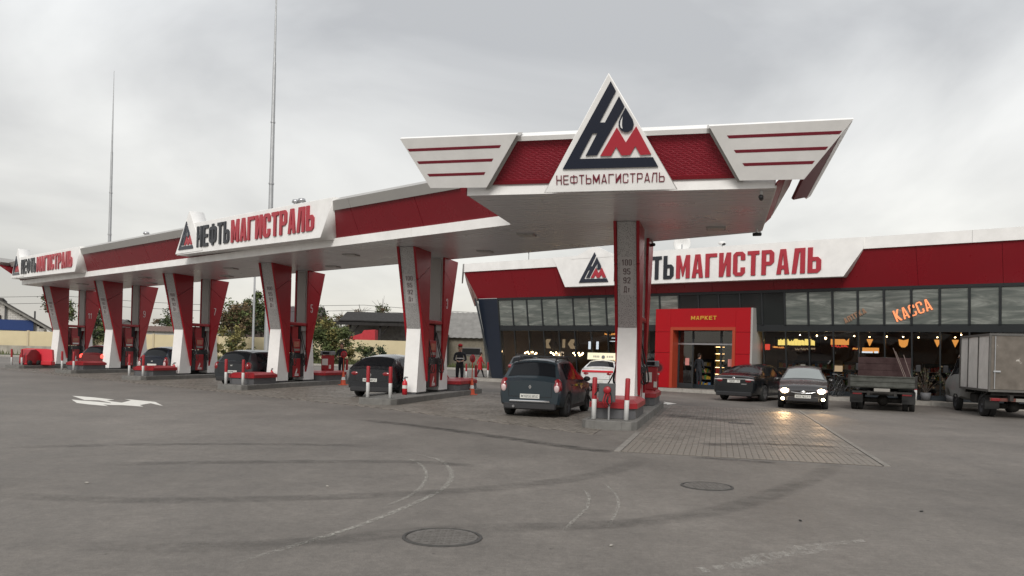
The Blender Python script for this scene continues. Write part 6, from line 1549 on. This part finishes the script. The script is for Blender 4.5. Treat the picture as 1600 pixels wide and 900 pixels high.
M['asbestos'] = mat('asbestos_roof', (.20, .195, .185), .9, var=.2, vscale=1.5); M['dull_brick'] = mat('dull_brick', (.17, .15, .115), .9, var=.2, vscale=3); M['dark_wood'] = mat('dark_wood', (.020, .018, .017), .85, var=.2)
simple_house('brick_hut', 'dull brick hut with corrugated grey roof beside the shop corner', -4.6, 84, 5.2, 6, 3.3, 2.7, M['dull_brick'], M['asbestos'])
t = empty('green_container', 'dark green container left of the brick hut', 'container', (-7.6, 82, 0)); MB().box((0, 2, 1.75), (1.9, 4.5, 3.5)).build('body', mat('dark_green_steel', (.028, .035, .032), .6, var=.15), t); MB().box((0, -.27, 1.75), (1.6, .06, 3.1)).build('door', mat('green_door', (.035, .042, .038), .6), t)
t = empty('dark_shed', 'open dark timber lean-to shed beyond the cream wall', 'shed', (-18.2, 108, 0))
m = MB(); m.xprism([(-2.2, 5.35), (3, 6.75), (3, 6.95), (-2.2, 5.6)], -4.8, 5.2); m.build('roof', M['dark_wood'], t); MB().box((-.2, -2.1, 5.2), (11, .2, .5)).build('eaves_board', M['dark_wood'], t)
for x in (-3.4, .6, 4.6): MB().box((x, -1.6, 2.6), (.26, .26, 5.1)).build('post', M['dark_wood'], t); MB().tube([(x, -1.6, 3.6), (x + 1.2, -1.7, 5.0)], .08, 5).build('brace', M['dark_wood'], t)
MB().box((.6, 3, 3.2), (10, .2, 6.2)).build('back_boards', mat('pale_boards', (.17, .16, .15), .9, var=.3), t)
t = empty('red_lorry', 'red lorry cab with sloped tarp showing over the cream wall', 'lorry', (-18.0, 99.5, 0))
m = MB(); m.yprism([(-2.2, 1.6), (.9, 1.6), (.9, 4.25), (-.5, 4.15), (-.75, 3.75), (-2.2, 3.25)], 0, 2.2); m.build('tarp', mat('red_tarp', (.42, .02, .03), .6, var=.15), t); MB().box((-.6, 1.1, .95), (3.4, 2.1, 1.3)).build('cab_base', M['chassis'], t)
for x in (-1.5, .4): MB().lathe([(.001, -.15), (.45, -.15), (.45, .15), (.001, .15)], (x, .1, .45), 'y', 14).build('wheel', M['tyre'], t)
simple_house('white_cabin', 'low white cabin roofs showing over the wall by the second columns from the left', -49.5, 112, 5.5, 5, 3.6, .7, mat('cabin_white', (.5, .5, .48), .8), mat('brown_roof', (.14, .09, .075), .85), False)
simple_house('brown_house', 'dark brown house behind the lamp post', -36.5, 122, 13, 8, 4.6, 3.6, mat('brown_wall', (.10, .075, .07), .9), mat('brown_slate', (.075, .062, .066), .9), True)
simple_house('grey_cabin', 'small grey cabin roof over the wall by the farthest left columns', -57.5, 112, 4.5, 5, 4.4, .7, mat('cabin_grey', (.34, .32, .3), .8), mat('grey_slate', (.09, .085, .085), .85), False)

# ------------------------------------------------------------------ trees and shrubs
def tree(name, label, loc, h, blobs, mats, n, leaf=.3, trunk=.18, group='trees beyond the wall', cat='tree', twigs=0, seed=1):
    rr = random.Random(seed); t = empty(name, label, cat, loc, 0, group)
    tb_ = MB(); top = h * .8; pts = [(rr.uniform(-.15, .15) * i * .3, rr.uniform(-.15, .15) * i * .3, top * i / 5) for i in range(6)]
    tb_.tube(pts, [trunk * (1 - .15 * i) for i in range(6)], 7); ends = []
    for b in blobs:
        c = Vector(b[0]); i = min(4, max(1, int(c.z / top * 4))); p0 = Vector(pts[i]) * .8 + Vector(pts[i - 1]) * .2
        tb_.tube([p0, p0.lerp(c, .5) + Vector((0, 0, .2)), c], [trunk * .45, trunk * .3, trunk * .12], 5)
        for _ in range(twigs):
            d = Vector((rr.gauss(0, 1) * b[1][0], rr.gauss(0, 1) * b[1][1], abs(rr.gauss(0, 1)) * b[1][2])) * .75; tb_.tube([c, c + d * .5 + Vector((0, 0, .1)), c + d], [trunk * .22, trunk * .15, trunk * .08], 3, cap=False)
    tb_.build('trunk', M['bark'], t)
    cm = MB()
    clumps = []
    for b in blobs:
        for _ in range(max(5, int(26 * b[1][0] * b[1][2] / 4))):
            while True:
                q = Vector((rr.uniform(-1, 1), rr.uniform(-1, 1), rr.uniform(-1, 1)))
                if .25 < q.length < 1: break
            clumps.append((Vector(b[0]) + Vector((q.x * b[1][0], q.y * b[1][1], q.z * b[1][2])), rr.uniform(.3, .75) * min(b[1]), rr.randrange(len(mats))))
    for i in range(n):
        c, r, mi = clumps[rr.randrange(len(clumps))]
        p = c + Vector((rr.gauss(0, .5), rr.gauss(0, .5), rr.gauss(0, .42))) * r
        a = Vector((rr.gauss(0, 1), rr.gauss(0, 1), rr.gauss(0, .6))).normalized(); b2 = a.cross(Vector((rr.gauss(0, 1), rr.gauss(0, 1), rr.gauss(0, 1)))).normalized(); l = leaf * rr.uniform(.5, 1.2)
        cm.add([p - a * l, p + b2 * l * .45, p + a * l, p - b2 * l * .45], [(0, 1, 2, 3)], mi)
    cm.build('crown', mats, t); return t
g_, d_, br, ye = M['leaf_green'], M['leaf_dark'], M['leaf_brown'], M['leaf_yellow']
def bl_(*a): return [((x, y, z), (rx, ry, rz)) for x, y, z, rx, ry, rz in a]
tree('poplar_tree', 'olive green tree rising behind the gabled block house', (-69.0, 121, 0), 10.0, bl_((-.8, 0, 7.6, 1.3, 1.3, 1.6), (.6, 0, 6.6, 1.7, 1.5, 1.5), (-.6, 0, 9.0, .7, .7, .9), (1.5, 0, 5.2, 1.2, 1, 1)), [g_, d_, br], 2600, .24, seed=2)
tree('spruce_tree', 'dark green conical tree between the second and third columns from the left', (-49.5, 118, 0), 9.0, bl_((0, 0, 7.6, .9, .9, 1.2), (0, 0, 6, 1.6, 1.5, 1.3), (0, 0, 4.6, 2.2, 2, 1.4), (.2, 0, 3.2, 2.4, 2, 1.2)), [d_, d_, g_], 3000, .24, seed=3)
tree('birch_tree', 'thin green tree filling the gap between the two farthest left column pairs', (-51.2, 98, 0), 6.2, bl_((0, 0, 4.6, 1.5, 1.3, 1.5), (.6, 0, 3.2, 1.7, 1.5, 1.3), (-.4, 0, 2.2, 1.8, 1.4, 1.0), (1.0, 0, 5.4, .8, .8, .8)), [g_, d_], 2400, .2, seed=4)
tree('willow_tree', 'tall green tree behind the lamp post', (-36.5, 116, 0), 10, bl_((0, 0, 8.2, 1.4, 1.3, 1.5), (-1.3, 0, 6.9, 1.5, 1.4, 1.5), (1.4, 0, 6.6, 1.6, 1.4, 1.6), (0, 0, 5.2, 2.5, 2, 1.4), (-.6, 0, 9.2, .6, .6, .7)), [g_, g_, d_], 6000, .24, twigs=4, seed=5)
tree('maple_tree', 'brownish autumn tree in front of the cream wall beside the lamp post', (-31.8, 92, 0), 7.2, bl_((0, 0, 5.4, 1.7, 1.5, 1.4), (-.9, 0, 4.2, 1.5, 1.3, 1.3), (.9, 0, 4.2, 1.4, 1.3, 1.2)), [br, br, g_], 3800, .2, seed=6)
tree('yellow_shrub', 'yellowing bushy shrub at the wall foot left of the lamp post', (-29.9, 86, 0), 4.0, bl_((0, 0, 2.6, 1.9, 1.3, 1.1), (-.8, 0, 1.5, 1.6, 1.3, .9), (1, 0, 1.4, 1.5, 1.3, .9), (.2, 0, .7, 2.2, 1.3, .6)), [ye, ye, g_], 2800, .17, .08, 'shrubs on the verge', 'shrub', seed=7)
tree('round_bush', 'large rounded green bush behind the person at the red cabinet', (-19.3, 84.5, 0), 5, bl_((-.3, 0, 3.5, 1.6, 1.5, 1.2), (.9, 0, 2.7, 1.5, 1.5, 1.3), (-1.2, 0, 2.6, 1.4, 1.5, 1.3), (0, 0, 1.2, 2.4, 1.6, 1.0), (1.4, 0, 1.3, 1.4, 1.2, .9)), [g_, g_, ye], 7500, .19, .1, 'shrubs on the verge', 'shrub', seed=8)
tree('low_bush', 'low dark green bush right of the rounded bush', (-14.6, 84, 0), 2.6, bl_((0, 0, 1.3, 1.8, 1.2, .9), (1.4, 0, .8, 1.3, 1, .6), (-.9, 0, 1.6, .9, .9, .7)), [d_, g_], 2000, .16, .06, 'shrubs on the verge', 'shrub', seed=9)
for i, (x, y, h, n, lab) in enumerate(((-30.0, 121, 7.2, 500, 'sparse bare tree left of the twiggy trees, above the large bush'), (-26.6, 124, 8.2, 700, 'bare twiggy tree above the large rounded bush'), (-22.8, 120, 8.8, 900, 'half bare tree left of the dark shed'), (-20.0, 122, 9.4, 1200, 'taller half bare tree above the left end of the dark shed'), (-14.6, 121, 8.3, 1100, 'half bare tree above the right end of the dark shed'), (-7.0, 118, 6.6, 600, 'thin bare tree left of the brick hut roof'), (-5.2, 122, 7.2, 500, 'thin bare tree behind the brick hut roof'))):
    tree('bare_tree', lab, (x, y, 0), h, bl_((0, 0, h * .8, .9, .9, 1.1), (-.9, 0, h * .62, 1.1, 1, 1.1), (.9, 0, h * .6, 1.1, 1, 1.1), (0, 0, h * .42, 1.7, 1.2, 1.0)), [br, g_], int(n * 2.2), .19, .20, 'bare autumn trees', 'tree', 22, seed=20 + i)
tree('ash_tree', 'green tree standing between the lamp post and the large rounded bush', (-27.2, 112, 0), 7.6, bl_((0, 0, 5.8, 1.6, 1.4, 1.4), (-1.2, 0, 4.4, 1.7, 1.4, 1.4), (1.2, 0, 4.3, 1.6, 1.4, 1.4), (0, 0, 3, 2.4, 1.6, 1.2)), [g_, br, d_], 3600, .22, seed=71)
for i, (x, y, h, lab) in enumerate(((-40.5, 117, 6.0, 'small dark tree left of the tall green tree'), (-54.5, 124, 6.5, 'bushy dark tree behind the grey cabin'), (-10.6, 103, 5.2, 'bushy tree right of the dark shed'), (-44.0, 121, 6.6, 'dark tree between the conical tree and the yellowing shrub'))):
    tree('bushy_tree', lab, (x, y, 0), h, bl_((0, 0, h * .75, 1.2, 1.2, 1.1), (-.9, 0, h * .5, 1.4, 1.2, 1.1), (1, 0, h * .5, 1.4, 1.2, 1.1)), [d_, br], 1300, .2, seed=40 + i)
# plants before the shop windows between the trucks
def shop_plant(u, label, s):
    p = bpt(u, -.55, .15); t = empty('potted_shrub', label, 'plant', p, 0, 'thin potted shrubs by the shop window')
    MB().lathe([(.001, 0), (.16, 0), (.21, .34), (.19, .34), (.001, .30)], seg=14).build('pot', M['grey_plinth'], t)
    rr = random.Random(s); st = MB(); lf = MB()
    for i in range(22):
        d = Vector((rr.gauss(0, .30), rr.gauss(0, .25), rr.uniform(.6, 1.25))); st.tube([(0, 0, .3), tuple(Vector((0, 0, .3)) + d * .5 + Vector((0, 0, .1))), tuple(Vector((0, 0, .3)) + d)], [.012, .008, .003], 4, cap=False)
        for j in range(9):
            q = Vector((0, 0, .3)) + d * rr.uniform(.35, 1.0); a = Vector((rr.gauss(0, 1), rr.gauss(0, 1), rr.gauss(0, 1))).normalized() * .05; b = a.cross(Vector((rr.gauss(0, 1), rr.gauss(0, 1), 1))).normalized() * .025; lf.add([q - a, q + b, q + a, q - b], [(0, 1, 2, 3)], j % 2)
    st.build('stem', M['bark'], t); lf.build('leaf_cluster', [M['leaf_brown'], M['leaf_dark']], t)['kind'] = 'stuff'
shop_plant(23.1, 'thin brown shrub in a pot right of the flatbed truck', 1); shop_plant(23.95, 'thin brown shrub in a pot behind the right bollard', 2); shop_plant(24.9, 'thin pale shrub in a pot at the box truck cab', 3)
